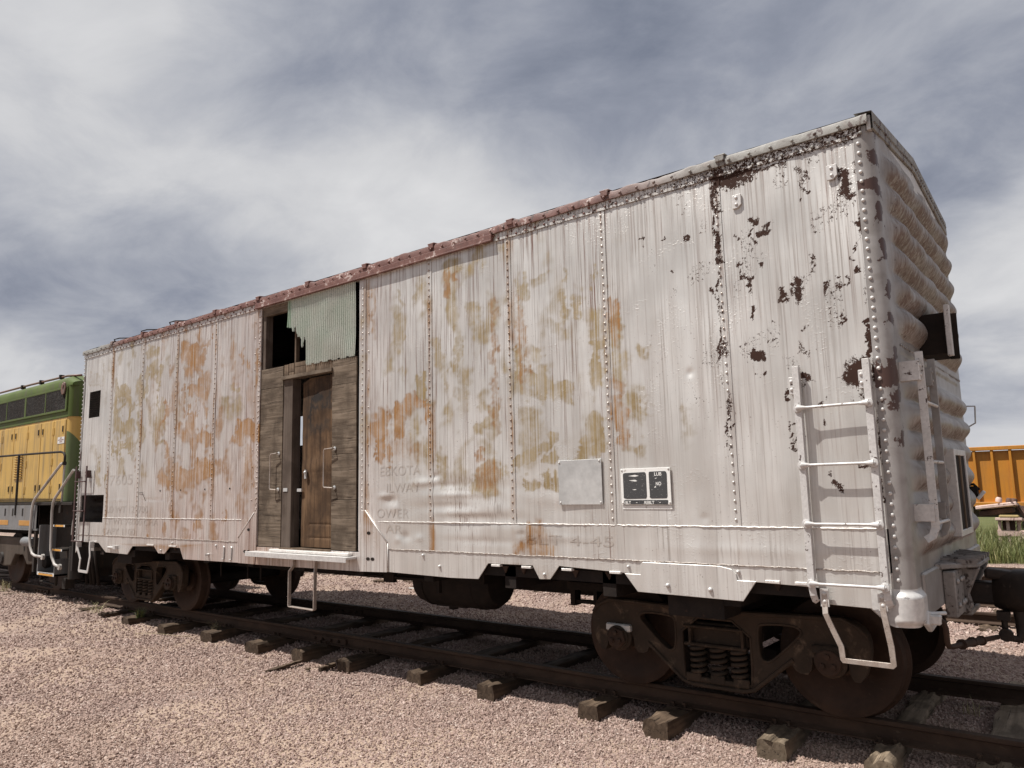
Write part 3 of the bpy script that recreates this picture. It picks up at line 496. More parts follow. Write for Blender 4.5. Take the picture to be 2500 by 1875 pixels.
# folded tabs under the sill
for xx in (-3.24, -2.90, -2.48, -2.02, -.78, -.58, -11.32, -9.62, -9.52, -8.9, -8.99): MB().box(xx-.05, xx+.05, -HW-.012, -HW+.03, .985, 1.004).build('sill_tab', MT['weld'], car, bev=.002)
for xx in (-3.16, -2.96, -2.42, -2.10, -.76, -.55, -9.55, -8.95):
    MB().prism([(xx-.04, .99), (xx+.03, .99), (xx+.0, .93)], -HW+.03, -HW+.045).build('sill_bracket', MT['wheel'], car)
# scratched tool marks, stray bent wire on panel
MB().tube([(-9.99, -HW-.006, 1.725), (-9.86, -HW-.012, 1.73), (-9.83, -HW-.008, 1.68), (-9.77, -HW-.004, 1.61)], .003, 5).build('bent_wire', MT['dark'], car)
for xx in (-9.36, -8.79, -8.17, -7.58): MB().cyl((xx, -HW-.004, 1.745), (xx, -HW+.002, 1.745), .011, 10).build('bolt_hole', MT['dark'], car)

# --- chord, eave and roof
x0, x1 = -12.10, .03
ch = MB(); xs = np.linspace(x0, x1, 500); prof = [(-HW+.02, 3.955), (-HW-.011, 3.957), (-HW-.011, 4.028), (-HW-.022, 4.032)]
ch.grid(np.stack([np.stack([np.full_like(xs, 0)+xs, np.full_like(xs, y)+.0015*np.sin(xs*23+z*70), np.full_like(xs, z)], -1) for y, z in prof], 0))
ch.build('top_chord', MT['body'], car, smooth=30, paint=True)
cc = MB(); cc.box(x0, x1, HW-.02, HW+.01, 3.955, 4.03); cc.build('top_chord', MT['trim'], car)
hw_rivets([(x, -HW-.012, 3.978+.004*math.sin(x*9)) for x in np.arange(x0+.05, x1, .105)]+[(x, -HW-.012, 4.010) for x in np.arange(x0+.1, x1, .21)], .012, .009).build('rivet_row', MT['chord'], car, smooth='all')['kind'] = 'stuff'
roof = MB(); lump = Fld(31, .16); lump2 = Fld(32, .6)
xs = np.linspace(x0-.03, x1+.045, 760)
bumpx = np.zeros_like(xs)
RSEAM = [-.95-1.01*k for k in range(11)]
for s_ in RSEAM: bumpx += np.clip(1-np.abs(xs-s_)/.10, 0, 1)**.5*.006
wav = .0035*lump(xs, xs*0)+.004*lump2(xs, xs*0)+bumpx
wav *= _ss(.3, -1.8, xs)*.45+.15
rows = [(-HW-.018, 4.026, 0), (-HW-.030, 4.028, .3), (-HW-.032, 4.080, 1), (-HW-.026, 4.092, 1.1), (-HW+.05, 4.10, 1.0)]
roof.grid(np.stack([np.stack([xs, np.full_like(xs, y)-wav*k*.8, np.full_like(xs, z)+wav*k], -1) for y, z, k in rows], 0))
roof.build('roof_edge', MT['chord'], car, smooth=40)
hw_rivets([(x, -HW-.036-.003, 4.052) for x in np.arange(x0+.06, x1, .155)], .0135, .011).build('rivet_row', MT['chord'], car, smooth='all')['kind'] = 'stuff'
for k in range(12):
    a = .05 if k == 0 else RSEAM[k-1]; b_ = x0-.02 if k == 11 else RSEAM[k]
    q = MB(); n_ = 7
    ys = np.array([-HW-.02, -.7, 0, .7, HW+.02]); zs = np.array([4.098, 4.20, 4.255, 4.20, 4.098])
    xx = np.linspace(b_+.004, a-.004, n_)
    for dz in (0, -.02):
        q.grid(np.stack([np.stack([np.full(n_, y), ], -1) if False else np.stack([xx, np.full(n_, y), np.full(n_, z+dz)], -1) for y, z in zip(ys, zs)], 0))
    rp = q.build('roof_panel', MT['chord'], car)
    if k < 11:
        c_ = MB(); s_ = RSEAM[k]; w_ = .045
        for ya, za, yb, zb in ((-HW-.045, 4.10, 0, 4.26), (0, 4.26, HW+.045, 4.10)):
            c_.add([(s_-w_, ya, za), (s_+w_, ya, za), (s_+w_, yb, zb), (s_-w_, yb, zb), (s_-w_, ya, za+.015), (s_+w_, ya, za+.015), (s_+w_, yb, zb+.015), (s_-w_, yb, zb+.015)],
                   [(0, 3, 2, 1), (4, 5, 6, 7), (0, 1, 5, 4), (1, 2, 6, 5), (2, 3, 7, 6), (3, 0, 4, 7)])
        c_.box(s_-w_*.8, s_+w_*.8, -HW-.044, -HW-.03, 4.06, 4.112)
        c_.build('seam_cap', MT['chord'], car, bev=.006)
for s_ in (-10.95, -10.05, -9.2):   # bent hand holds on the roof edge
    MB().tube([(s_-.05, -HW, 4.10), (s_-.05, -HW-.02, 4.14), (s_+.04, -HW+.02, 4.155), (s_+.28, -HW+.2, 4.15), (s_+.3, -HW+.22, 4.12)], .01, 6).build('roof_grab', MT['dark'], car, smooth=True)
tr = MB().box(-7.06, -3.19, -HW-.044, -HW-.013, 3.957, 4.024); tr.box(-7.06, -3.19, -HW-.05, -HW-.044, 3.957, 3.972)
tr.build('door_track', MT['chord'], car, bev=.003)
# upper hand-hold brackets near the end
for xx, zz in ((-.86, 3.735), (-.185, 3.765)):
    bk = MB().prism([(xx-.025, zz+.045), (xx+.045, zz+.045), (xx+.045, zz-.035), (xx+.015, zz-.06), (xx-.025, zz-.06)], -HW-.018, -HW-.004).build('bracket', MT['trim'], car, bev=.003)
    for dz in (.022, -.03): MB().rivet((xx+.008, -HW-.018, zz+dz), r=.013).build('rivet', MT['trim'], bk, smooth='all')

# --- ends: corrugated sheets that wrap round the corner
XE = .094; RC = .085
def end_wall(xe, sgn, res_z, name='end_wall'):
    # path along (offset from xe, y)
    path = [(-.118, -HW-.006), (-.09, -HW-.006)]
    for a in np.linspace(0, math.pi/2, 9): path.append((-RC+RC*math.sin(a)-.0, -HW-.006+RC-RC*math.cos(a)))
    inner = [(0, y) for y in np.linspace(-HW+RC+.02, HW-RC-.02, 110)]
    path += inner
    for a in np.linspace(math.pi/2, 0, 9): path.append((-RC+RC*math.sin(a), HW+.006-RC+RC*math.cos(a)))
    path += [(-.09, HW+.006), (-.118, HW+.006)]
    pa = np.array(path); zs = np.arange(.985, 4.031, res_z)
    PY, ZZ = np.meshgrid(pa[:, 1], zs, indexing='ij'); PX = np.repeat(pa[:, :1], len(zs), 1)
    flat = _ss(HW-.07, HW-.32, np.abs(PY+.0))
    def ribs(z, y):
        h = np.zeros_like(z)
        for z0, n, pitch, w_ in ((2.735, 6, .215, .115), (1.30, 6, .20, .10)):
            for k in range(n):
                zc = z0+k*pitch
                d_ = (z-zc)
                ln = _ss(HW-.10-.03*(k % 2), HW-.42, np.abs(y))
                prof_ = np.clip(1-(np.abs(d_+.012)/(pitch*.54))**1.9, 0, 1)**1.15
                h = np.maximum(h, prof_*ln*.076)
        return h
    rb = ribs(ZZ, PY)*flat
    f3 = Fld(41, .3)
    rb += .004*f3(PY, ZZ)*flat
    # mid seam step
    rb += np.where((ZZ > 2.50) & (ZZ < 2.60), .008, 0)*flat
    Xw = xe+sgn*(PX+rb)
    b = MB().grid(np.stack([Xw, PY, ZZ], -1))
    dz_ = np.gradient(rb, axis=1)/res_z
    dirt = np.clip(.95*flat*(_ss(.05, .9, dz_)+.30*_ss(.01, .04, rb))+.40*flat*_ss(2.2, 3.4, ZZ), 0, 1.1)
    f4 = Fld(42, .25)
    peel = np.clip(.66*np.exp(-((np.abs(PY)-(HW-.07))/.08)**2)*_ss(1.4, 2.1, ZZ)*(.62+.35*f4(PY*1.6, ZZ*1.6))+.35*flat*np.clip(f4(PY*2, ZZ*2), 0, 1)*.8, 0, 1.2)
    for yc, zc, r_ in ((-1.39, 2.33, .08), (-1.40, 3.62, .05), (-1.36, 3.45, .05), (-1.37, 3.80, .05), (-1.36, 3.2, .05), (-1.36, 2.9, .04)):
        peel = np.maximum(peel, 1.2*np.exp(-((PY-yc)**2+(ZZ-zc)**2)/(r_*r_)))
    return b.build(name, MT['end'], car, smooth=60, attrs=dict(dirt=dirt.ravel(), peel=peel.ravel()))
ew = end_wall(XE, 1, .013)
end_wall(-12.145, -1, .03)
# end seam rivets and top flange
hw_rivets([(XE+.008, y, 2.55) for y in np.arange(-1.2, 1.3, .06)], .010, .008, (1, 0, 0)).build('rivet_row', MT['end'], ew, smooth='all')['kind'] = 'stuff'
fl = MB(); ys = np.linspace(-HW-.02, HW+.02, 41); zt = 4.098+.16*(1-np.abs(ys)/HW)
fl.grid(np.stack([np.stack([np.full_like(ys, XE+.0), ys, zt-.115], -1), np.stack([np.full_like(ys, XE+.012), ys, zt-.11], -1), np.stack([np.full_like(ys, XE+.012), ys, zt+.012], -1), np.stack([np.full_like(ys, XE-.10), ys, zt+.022], -1)], 0))
fl.build('roof_end_flange', MT['chord'], car, smooth=30)
hw_rivets([(XE+.012, y, 4.04+.15*(1-abs(y)/HW)) for y in np.arange(-1.38, 1.4, .055)], .011, .012, (1, 0, 0)).build('rivet_row', MT['chord'], car, smooth='all')['kind'] = 'stuff'
for s_ in (-1, 1):   # gable infill above the end sheet
    MB().prism([(-HW, 3.99), (HW, 3.99), (HW, 4.09), (0, 4.25), (-HW, 4.09)], *((XE-.03, XE-.005) if s_ > 0 else (-12.14, -12.12)), ax='x').build('end_gable', MT['trim'], car)
# corner base casting on both near corners: the pressed corner carried down with a low bulge
for sy in (-1, 1):
    pth = [(-.16, -HW-.003)]+[(x_, -HW-.007) for x_ in np.linspace(-.10, XE-RC, 6)]
    pth += [(XE-RC+RC*math.sin(a), -HW-.007+RC-RC*math.cos(a)) for a in np.linspace(.15, math.pi/2, 9)]+[(XE, y_) for y_ in np.linspace(-HW+RC+.02, -HW+.24, 6)]
    pth = np.array(pth); tg = np.gradient(pth, axis=0); nm = np.stack([tg[:, 1], -tg[:, 0]], -1); nm = nm/np.linalg.norm(nm, axis=1)[:, None]
    sl = np.concatenate([[0], np.cumsum(np.linalg.norm(np.diff(pth, axis=0), axis=1))]); zz = np.linspace(.765, .995, 24); P_ = np.zeros((len(pth), len(zz), 3))
    for j, z in enumerate(zz):
        bl_ = .030*_ss(.77, .805, z)*_ss(.985, .945, z)*_ss(.11, .17, sl)*_ss(.46, .40, sl)
        P_[:, j, 0] = pth[:, 0]+nm[:, 0]*bl_; P_[:, j, 1] = -sy*(pth[:, 1]+nm[:, 1]*bl_); P_[:, j, 2] = z+np.clip(.11-sl, 0, 1)*.9*(1-(z-.765)/.23)
    q = MB().grid(P_); inner = P_.copy(); inner[:, :, 0] -= .03; inner[:, :, 1] *= .965; q.grid(inner); q.grid(np.stack([P_[:, 0], inner[:, 0]], 0)); q.grid(np.stack([P_[-1], inner[-1]], 0))
    q.build('corner_casting', MT['trim'], car, smooth=60)
    MB().box(-.14, XE-.05, sy*(HW-.16), sy*(HW-.05), .87, 1.0).build('corner_post', MT['trim'], car, bev=.01)
# --- side ladder at the near end
def ladder(x0, x1, zt, zb, rungs, y, mat, w=.022, hook=True, eyes=True):
    st = []
    for xx in (x0, x1):
        pts = [(xx, y, zt), (xx, y, zb+.05), (xx, y, zb)]
        if hook: pts = [(xx, y, zt), (xx, y, zb+.10), (xx+.008, y+.004, zb+.03), (xx+.014, y+.02, zb-.005), (xx+.02, y+.045, zb-.012)]
        s = MB().tube(pts, 0, flat=(.005, w), upv=(0, 1, 0)).build('ladder_stile', mat, car, bev=.002); st.append(s)
        if hook: MB().box(xx+w-.009, xx+w-.0005, y+.0055, -HW-.012, zb+.13, zt-.004).build('stile_flange', mat, s)
        bk = MB().box(xx-w-.03, xx+w*.4, y+.005, -HW-.002, zt-.19, zt-.07).build('ladder_bracket', mat, s, bev=.003)
        for dz in (.10, .155): MB().rivet((xx-w-.012, y+.004, zt-dz), r=.013).build('rivet', mat, s, smooth='all')
    for z in rungs:
        b = MB().cyl((x0, y-.014, z), (x1, y-.014, z), .0095, 10)
        if eyes:
            for xx, sg in ((x0, 1), (x1, -1)):
                b.lathe([(.027, 0), (.029, .004), (.027, .011), (.016, .013)], (xx, y-.006, z), (0, -1, 0), 14).rivet((xx, y-.018, z), r=.013, h=.011)
                b.tube([(xx, y-.013, z), (xx+sg*.055, y-.014, z)], [.023, .010], 10)
        b.build('ladder_rung', mat, car, smooth=45)
LY = -1.475
ladder(-.507, -.061, 2.447, .90, (2.160, 1.776, 1.390, 1.006), LY, MT['ladder'])
stp = MB().tube([(-.435, LY+.02, .97), (-.435, LY+.012, .86), (-.432, LY, .82), (-.40, LY+.01, .73), (-.355, LY+.015, .62), (-.350, LY+.015, .545), (-.345, LY+.015, .537), (-.065, LY+.015, .537), (-.056, LY+.015, .545), (-.06, LY+.012, .65), (-.078, LY+.008, .79), (-.088, LY+.012, .86), (-.088, LY+.02, .97)], 0, flat=(.006, .017), upv=(0, 1, .0001))
stp.build('sill_step', MT['bare_step'], car, bev=.002)
for xx in (-.435, -.088):
    q = MB().box(xx-.026, xx+.026, LY+.012, LY+.026, .862, .975).rivet((xx, LY+.012, .945), r=.013).rivet((xx, LY+.012, .895), r=.013); q.build('step_bracket', MT['trim'], car, smooth=35)
# dark red ladder at the far end and the stirrup under it
ladder(-12.03, -11.64, 2.175, .985, (1.93, 1.466, .992), LY-.01, MT['redox'], .024, hook=False, eyes=False)
MB().tube([(-11.86, LY, 1.0), (-11.86, LY, .90), (-11.72, LY, .72), (-11.75, LY, .55), (-11.74, LY, .537), (-11.45, LY, .532), (-11.44, LY, .545), (-11.375, LY, .78), (-11.40, LY, .90), (-11.40, LY, 1.0)], 0, flat=(.006, .022), upv=(0, 1, .0001)).build('sill_step', MT['trim'], car, bev=.002)
for xx in (-11.86, -11.40): MB().box(xx-.03, xx+.03, LY+.008, -HW, .90, 1.0).build('step_bracket', MT['trim'], car)
MB().box(-11.54, -11.50, -HW-.012, -HW, 1.75, 2.1).build('bracket', MT['trim'], car)
# vent mesh and dark backs of the two openings
vm = MB()
for x in np.arange(VENT[0]+.022, VENT[1], .044): vm.cyl((x, -HW+.004, VENT[2]), (x, -HW+.004, VENT[3]), .0055, 5)
for z in np.arange(VENT[2]+.02, VENT[3], .036): vm.cyl((VENT[0], -HW+.010, z), (VENT[1], -HW+.010, z), .0055, 5)
vm.build('vent_mesh', MT['dark'], car)
# --- doorway infill
dy = -HW+.012
for x0, x1, joints in ((-6.955, -6.492, [1.05, 2.93, 3.178]), (-5.573, -5.157, [1.052, 1.587, 2.077, 2.844, 3.128])):
    for z0, z1 in zip(joints[:-1], joints[1:]):
        o = MB().box(-(x1-x0)/2+.002, (x1-x0)/2-.002, -.009, .009, -(z1-z0)/2+.002, (z1-z0)/2-.002).build('plywood_board', MT['ply'], car, bev=.002)
        o.location = ((x0+x1)/2, dy+random.uniform(0, .006), (z0+z1)/2); o.rotation_euler = (R(random.uniform(-.4, .4)), R(random.uniform(-.25, .25)), 0)
def board(name, x0, x1, y0, y1, z0, z1, mat='plyv', rot=0, bev=.002):
    o = MB().box(-(x1-x0)/2, (x1-x0)/2, -(y1-y0)/2, (y1-y0)/2, -(z1-z0)/2, (z1-z0)/2).build(name, MT[mat], car, bev=bev)
    o.location = ((x0+x1)/2, (y0+y1)/2, (z0+z1)/2); o.rotation_euler = (0, R(rot), 0); return o
board('door_header', -6.505, -5.56, dy-.03, dy+.10, 3.005, 3.045, 'ply')
for x0, x1, z0, z1 in ((-6.49, -6.40, 3.05, 3.185), (-6.395, -6.29, 3.09, 3.19), (-6.395, -6.29, 3.05, 3.085), (-6.285, -6.07, 3.05, 3.135), (-6.285, -6.07, 3.14, 3.19), (-6.065, -5.88, 3.05, 3.15), (-5.875, -5.575, 3.05, 3.15)):
    board('short_board', x0+.002, x1-.002, dy, dy+.018+random.uniform(0, .006), z0, z1, 'plyv')
board('door_jamb', -6.49, -6.315, dy+.002, dy+.12, 1.05, 3.004, 'jamb')
board('door_jamb', -5.60, -5.574, dy+.02, dy+.12, 1.05, 3.004, 'jamb')
board('window_post', -6.345, -6.315, dy+.04, dy+.09, 3.18, 3.85, 'plyv')
board('window_header', -6.95, -6.40, dy-.002, dy+.05, 3.845, 3.952, 'ply')
board('window_jamb', -6.955, -6.885, dy+.002, dy+.10, 3.18, 3.95, 'jamb')
board('wall_post', -5.155, -5.095, dy+.06, dy+.14, 1.05, 3.96, 'plyv')
board('wall_post', -5.13, -5.095, dy+.01, dy+.06, 2.85, 3.12, 'inside')
board('threshold', -6.5, -5.56, dy-.02, dy+.2, 1.03, 1.052, 'plyv')
board('wall_lining', -6.95, -5.1, dy+.14, dy+.16, 3.05, 3.19, 'inside')
# the door leaf, hung slightly ajar
dn = MB(); xs = np.linspace(-6.188, -5.602, 48); zs = np.linspace(1.066, 2.985, 130); X, Z = np.meshgrid(xs, zs, indexing='ij')
top_cut = np.where((X < -6.05) & (Z > 2.985-(X*-1-6.05)*.7), 1, 0)
Yd = np.full_like(X, dy+.035)-.002*Fld(51, .3)(X, Z)-(X+5.6)*.04+.0
for z_, s_ in ((1.32, .012), (1.17, .012), (1.9, .004)): Yd += s_*.5*np.exp(-((Z-z_)/.008)**2)*(X > -6.05)
P_ = np.stack([X, Yd, Z], -1)
P_[:, :, 2] -= np.clip(-X-6.05, 0, 1)*np.clip((Z-2.6)/.385, 0, 1)*.35
dn.grid(P_); bk = P_.copy(); bk[:, :, 1] += .04; dn.grid(bk)
for sl in ((slice(None), 0), (slice(None), -1), (0, slice(None)), (-1, slice(None))): dn.grid(np.stack([P_[sl], bk[sl]], 0))
SPRAY = [(.030, 1, [(-6.02, 2.755), (-6.05, 2.48)]), (.028, 1, [(-6.02, 2.745), (-5.80, 2.78)]), (.026, .9, [(-6.03, 2.63), (-5.88, 2.655)]),
  (.024, .8, [(-5.80, 2.755), (-5.81, 2.63), (-5.74, 2.605), (-5.71, 2.75)]), (.022, .7, [(-5.61, 2.79), (-5.67, 2.73), (-5.675, 2.63), (-5.61, 2.60)]),
  (.03, .6, [(-6.03, 2.35), (-6.02, 2.46), (-5.95, 2.38), (-5.90, 2.45), (-5.82, 2.36), (-5.78, 2.45), (-5.68, 2.42)]), (.14, .38, [(-5.98, 2.85), (-5.75, 2.9)]), (.06, .5, [(-6.05, 2.6), (-6.06, 2.4)])]
co = np.array(dn.v); dl = dn.build('door', MT['doorwood'], car, smooth=30, attrs=dict(spray=stroke_field(SPRAY, co[:, 0], co[:, 2])))
MB().rivet((-6.09, dy+.03, 1.90), r=.018, h=.02).box(-6.105, -6.075, dy+.028, dy+.045, 1.83, 1.93).build('door_latch', MT['clean'], dl)
MB().box(-6.46, -6.38, dy-.004, dy+.004, 1.69, 1.73).build('hasp', MT['clean'], dl); MB().box(-6.24, -6.16, dy+.03, dy+.045, 1.685, 1.72).build('hasp', MT['clean'], dl)
def grab(xx, z0, z1, off, y):
    MB().tube([(xx, y, z1), (xx, y-.04, z1+.003), (xx-off, y-.05, z1-.004), (xx-off-.012, y-.05, z1-.02), (xx-off-.012, y-.05, z0+.02), (xx-off, y-.05, z0+.004), (xx, y-.04, z0-.003), (xx, y, z0)], .0068, 8).build('grab_handle', MT['bare_step'], car, smooth=True)
    for zz in (z0, z1): MB().lathe([(.022, 0), (.022, .006), (.008, .012)], (xx, y-.001, zz), (0, -1, 0), 12).build('handle_boss', MT['clean'], car, smooth=35)
grab(-6.55, 1.715, 2.135, .09, dy-.008); grab(-5.51, 1.72, 2.143, .12, dy-.008)
# corrugated green sheet, torn at its lower left corner
xs = np.arange(-6.432, -5.163, .0033); zs = np.linspace(3.13, 3.965, 64); X, Z = np.meshgrid(xs, zs, indexing='ij')
Yc = dy-.010+.0095*np.sin(X*2*np.pi/.0335)+.004*Fld(61, .5)(X, Z)
def cut(x):
    if x < -6.335: return 3.63-.02*(x+6.43)/.1
    if x < -6.066: return 3.60-.20*((x+6.335)/.27)+.03*math.sin(x*75)+.03*math.sin(x*31+1)-(.05 if -6.16 < x < -6.10 else 0)
    return 3.128+.004*math.sin(x*40)
keep = np.array([[zs[j] > cut(xs[i]) for j in range(len(zs)-1)] for i in range(len(xs)-1)])
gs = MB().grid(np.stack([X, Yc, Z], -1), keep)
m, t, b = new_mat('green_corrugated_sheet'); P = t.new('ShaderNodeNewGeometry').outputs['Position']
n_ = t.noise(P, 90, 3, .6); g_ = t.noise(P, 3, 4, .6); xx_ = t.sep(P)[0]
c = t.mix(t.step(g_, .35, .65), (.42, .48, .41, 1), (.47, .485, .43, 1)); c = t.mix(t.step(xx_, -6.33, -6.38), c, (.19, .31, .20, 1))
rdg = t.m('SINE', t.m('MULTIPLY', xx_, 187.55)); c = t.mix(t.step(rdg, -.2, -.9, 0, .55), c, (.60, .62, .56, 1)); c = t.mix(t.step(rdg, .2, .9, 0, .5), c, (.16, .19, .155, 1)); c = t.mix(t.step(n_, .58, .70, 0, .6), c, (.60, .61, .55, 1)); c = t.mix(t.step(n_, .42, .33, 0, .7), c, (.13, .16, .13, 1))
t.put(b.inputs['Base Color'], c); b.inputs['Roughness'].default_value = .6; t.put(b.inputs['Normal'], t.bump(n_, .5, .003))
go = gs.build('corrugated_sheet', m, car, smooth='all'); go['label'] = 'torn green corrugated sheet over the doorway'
# sill ledge and stirrup below the door
lg = MB().box(-6.97, -5.13, -HW-.135, -HW-.002, .975, 1.0).box(-6.985, -5.135, -HW-.139, -HW-.133, .945, 1.003); lg.build('door_ledge', MT['trim'], car, bev=.004)
MB().box(-6.62, -5.20, -HW-.06, -HW+.03, 1.003, 1.035).build('threshold_angle', MT['weld'], car, bev=.006)
sy_ = -HW-.03
MB().tube([(-6.19, sy_+.02, .955), (-6.19, sy_+.01, .86), (-6.235, sy_-.01, .80), (-6.232, sy_-.01, .43), (-6.225, sy_-.01, .418), (-5.785, sy_-.01, .412), (-5.775, sy_-.01, .424), (-5.772, sy_-.01, .80), (-5.79, sy_+.01, .86), (-5.79, sy_+.02, .955)], 0, flat=(.02, .007), upv=(0, 1, .0001)).build('stirrup_step', MT['bare_step'], car, bev=.002)
# --- plates, stencil sign and lettering
bp = MB().box(-2.53, -2.104, -HW-.016, -HW-.008, 1.523, 1.889).build('blank_plate', MT['clean'], car, bev=.0015); bp.rotation_euler = (0, 0, 0)
for x_, z_ in ((-2.515, 1.872), (-2.122, 1.874), (-2.12, 1.54), (-2.512, 1.54)): MB().rivet((x_, -HW-.016, z_), r=.009, h=.007).build('bolt', MT['trim'], bp, smooth='all')
m, t, b = new_mat('stencil_white'); P = t.new('ShaderNodeNewGeometry').outputs['Position']
c = t.mix(t.step(t.noise(P, 30, 5, .65), .60, .68), (.74, .73, .70, 1), (.45, .42, .39, 1)); t.put(b.inputs['Base Color'], c); b.inputs['Roughness'].default_value = .5; MT['swhite'] = m
m, t, b = new_mat('stencil_black'); P = t.new('ShaderNodeNewGeometry').outputs['Position']
c = t.mix(t.step(t.noise(t.vm('MULTIPLY', P, (1, 1, 2.5)), 55, 5, .7), .635, .66), (.045, .045, .046, 1), (.55, .54, .52, 1)); t.put(b.inputs['Base Color'], c); b.inputs['Roughness'].default_value = .6; MT['sblack'] = m
sg = MB().box(-1.93, -1.50, -HW-.016, -HW-.008, 1.520, 1.80).build('stencil_sign', MT['swhite'], car, bev=.0015)
sg['label'] = 'black and white stencil plate lettered LUB NO BLT REBLT'
def rrect(x0, x1, z0, z1, r=.018, n=5, jit=.0025):
    p = []
    for cx_, cz_, a0 in ((x1-r, z1-r, 0), (x0+r, z1-r, 90), (x0+r, z0+r, 180), (x1-r, z0+r, 270)):
        for k in range(n+1):
            a = R(a0+90*k/n); p.append((cx_+r*math.cos(a)+random.uniform(-jit, jit), cz_+r*math.sin(a)+random.uniform(-jit, jit)))
    return p
for q in ((-1.908, -1.702, 1.566, 1.768), (-1.680, -1.530, 1.566, 1.773)): MB().prism(rrect(*q), -HW-.0175, -HW-.0163).build('sign_panel', MT['sblack'], sg)
MB().prism(rrect(-1.905, -1.527, 1.516+.006, 1.554, .004), -HW-.0175, -HW-.0163).build('sign_panel', MT['sblack'], sg)
MB().box(-1.925, -1.50, -HW-.006, -HW-.0035, 1.486, 1.512).build('paint_strip', MT['swhite'], sg)
for x_, z_ in ((-1.917, 1.787), (-1.514, 1.788), (-1.917, 1.535), (-1.512, 1.535)): MB().rivet((x_, -HW-.016, z_), r=.008, h=.006).build('bolt', MT['trim'], sg, smooth='all')
def text(s_, x, z, h, width, y, mat, parent, name='lettering', bold=0.0, ext=.0004, conform=None):
    cu = bpy.data.curves.new(name, 'FONT'); cu.body = s_; cu.size = 1; cu.extrude = ext if conform is None else 0; cu.offset = bold
    o = bpy.data.objects.new(name, cu); COL.objects.link(o); bpy.context.view_layer.update()
    dg = bpy.context.evaluated_depsgraph_get(); me = bpy.data.meshes.new_from_object(o.evaluated_get(dg))
    bpy.data.objects.remove(o); co = np.empty(len(me.vertices)*3); me.vertices.foreach_get('co', co); co = co.reshape(-1, 3)
    lo = co.min(0); hi = co.max(0); out = np.empty_like(co)
    out[:, 0] = x+(co[:, 0]-lo[0])/(hi[0]-lo[0])*width; out[:, 2] = z+(co[:, 1]-lo[1])/(hi[1]-lo[1])*h; out[:, 1] = (y if conform is None else side_y(out[:, 0], out[:, 2], -HW-conform, 1.0)-.0019)-(co[:, 2]-lo[2])*(1 if conform is None else 0)
    me.vertices.foreach_set('co', out.ravel().astype(np.float32)); me.materials.clear(); me.materials.append(mat)
    pm = paint_masks(out[:, 0], out[:, 2])
    for k, a in pm.items(): me.attributes.new(k, 'FLOAT', 'POINT').data.foreach_set('value', a.astype(np.float32))
    o = bpy.data.objects.new(name, me); COL.objects.link(o); o.parent = parent; return o
for s_, x, z, h, w_ in (('LUB', -1.632, 1.738, .026, .062), ('NO', -1.622, 1.664, .028, .045), ('BLT', -1.893, 1.524, .024, .048), ('REBLT', -1.727, 1.524, .024, .085), ('-', -1.80, 1.534, .004, .012), ('-', -1.60, 1.534, .004, .012)):
    text(s_, x, z, h, w_, -HW-.0176, MT['swhite'], sg, bold=.02)
for q in ([(-1.86, 1.742), (-1.80, 1.75), (-1.765, 1.742), (-1.80, 1.735)], [(-1.855, 1.708), (-1.80, 1.712), (-1.78, 1.702), (-1.80, 1.698)], [(-1.83, 1.636), (-1.80, 1.639), (-1.79, 1.635), (-1.81, 1.632)], [(-1.63, 1.72), (-1.61, 1.723), (-1.62, 1.715)], [(-1.64, 1.648), (-1.625, 1.662), (-1.62, 1.65)]):
    MB().prism(q, -HW-.0184, -HW-.0176).build('paint_scrape', MT['swhite'], sg)
for s_, x, z, h, w_, par in (('7605', -10.95, 1.85, .155, .75, 9), ('LD WT 129700', -11.01, 1.436, .10, 1.32, 9), ('LT WT 76000 CHA', -11.01, 1.375, .0, .0, 9), ('EBKOTA', -4.77, 1.822, .094, .59, 4), ('ILWAY', -4.67, 1.655, .09, .485, 4), ('OWER', -4.815, 1.40, .092, .465, 4)):
    if h: text(s_, x, z, h, w_, -HW-.0075, MT['ghost'], panels[par] if par < 5 else panels[par-1], 'stencil_lettering', bold=.0, conform=0.0)
for s_, x, z, h, w_ in (('LT WT 76000 CHA', -11.02, 1.262, .085, 1.65), ('CAPY 1100', -11.1, 1.118, .09, 1.05), ('AR', -4.68, 1.25, .083, .235), ('BLT 4-45', -2.894, 1.19, .082, .87)):
    text(s_, x, z, h, w_, -HW-.0095, MT['ghost'], car, 'stencil_lettering', bold=.0, conform=.003)

# --- interior, floor, far side
MB().box(-12.05, 0, -HW+.03, HW-.03, 1.0, 1.045).build('floor', MT['inside'], car)
fwl = MB(); ho = (-10.62, -9.95, 2.50, 3.02)
fwl.box(-12.05, ho[0], HW-.03, HW, .86, 4.03).box(ho[1], 0, HW-.03, HW, .86, 4.03).box(ho[0], ho[1], HW-.03, HW, .86, ho[2]).box(ho[0], ho[1], HW-.03, HW, ho[3], 4.03)
fwl.build('far_side_wall', MT['trim'], car)
MB().box(-12.05, -.05, -HW+.02, HW-.03, 4.02, 4.04).build('ceiling', MT['inside'], car)
MB().box(-5.0, -4.97, -HW+.03, HW-.04, 1.05, 4.01).build('partition', MT['inside'], car)
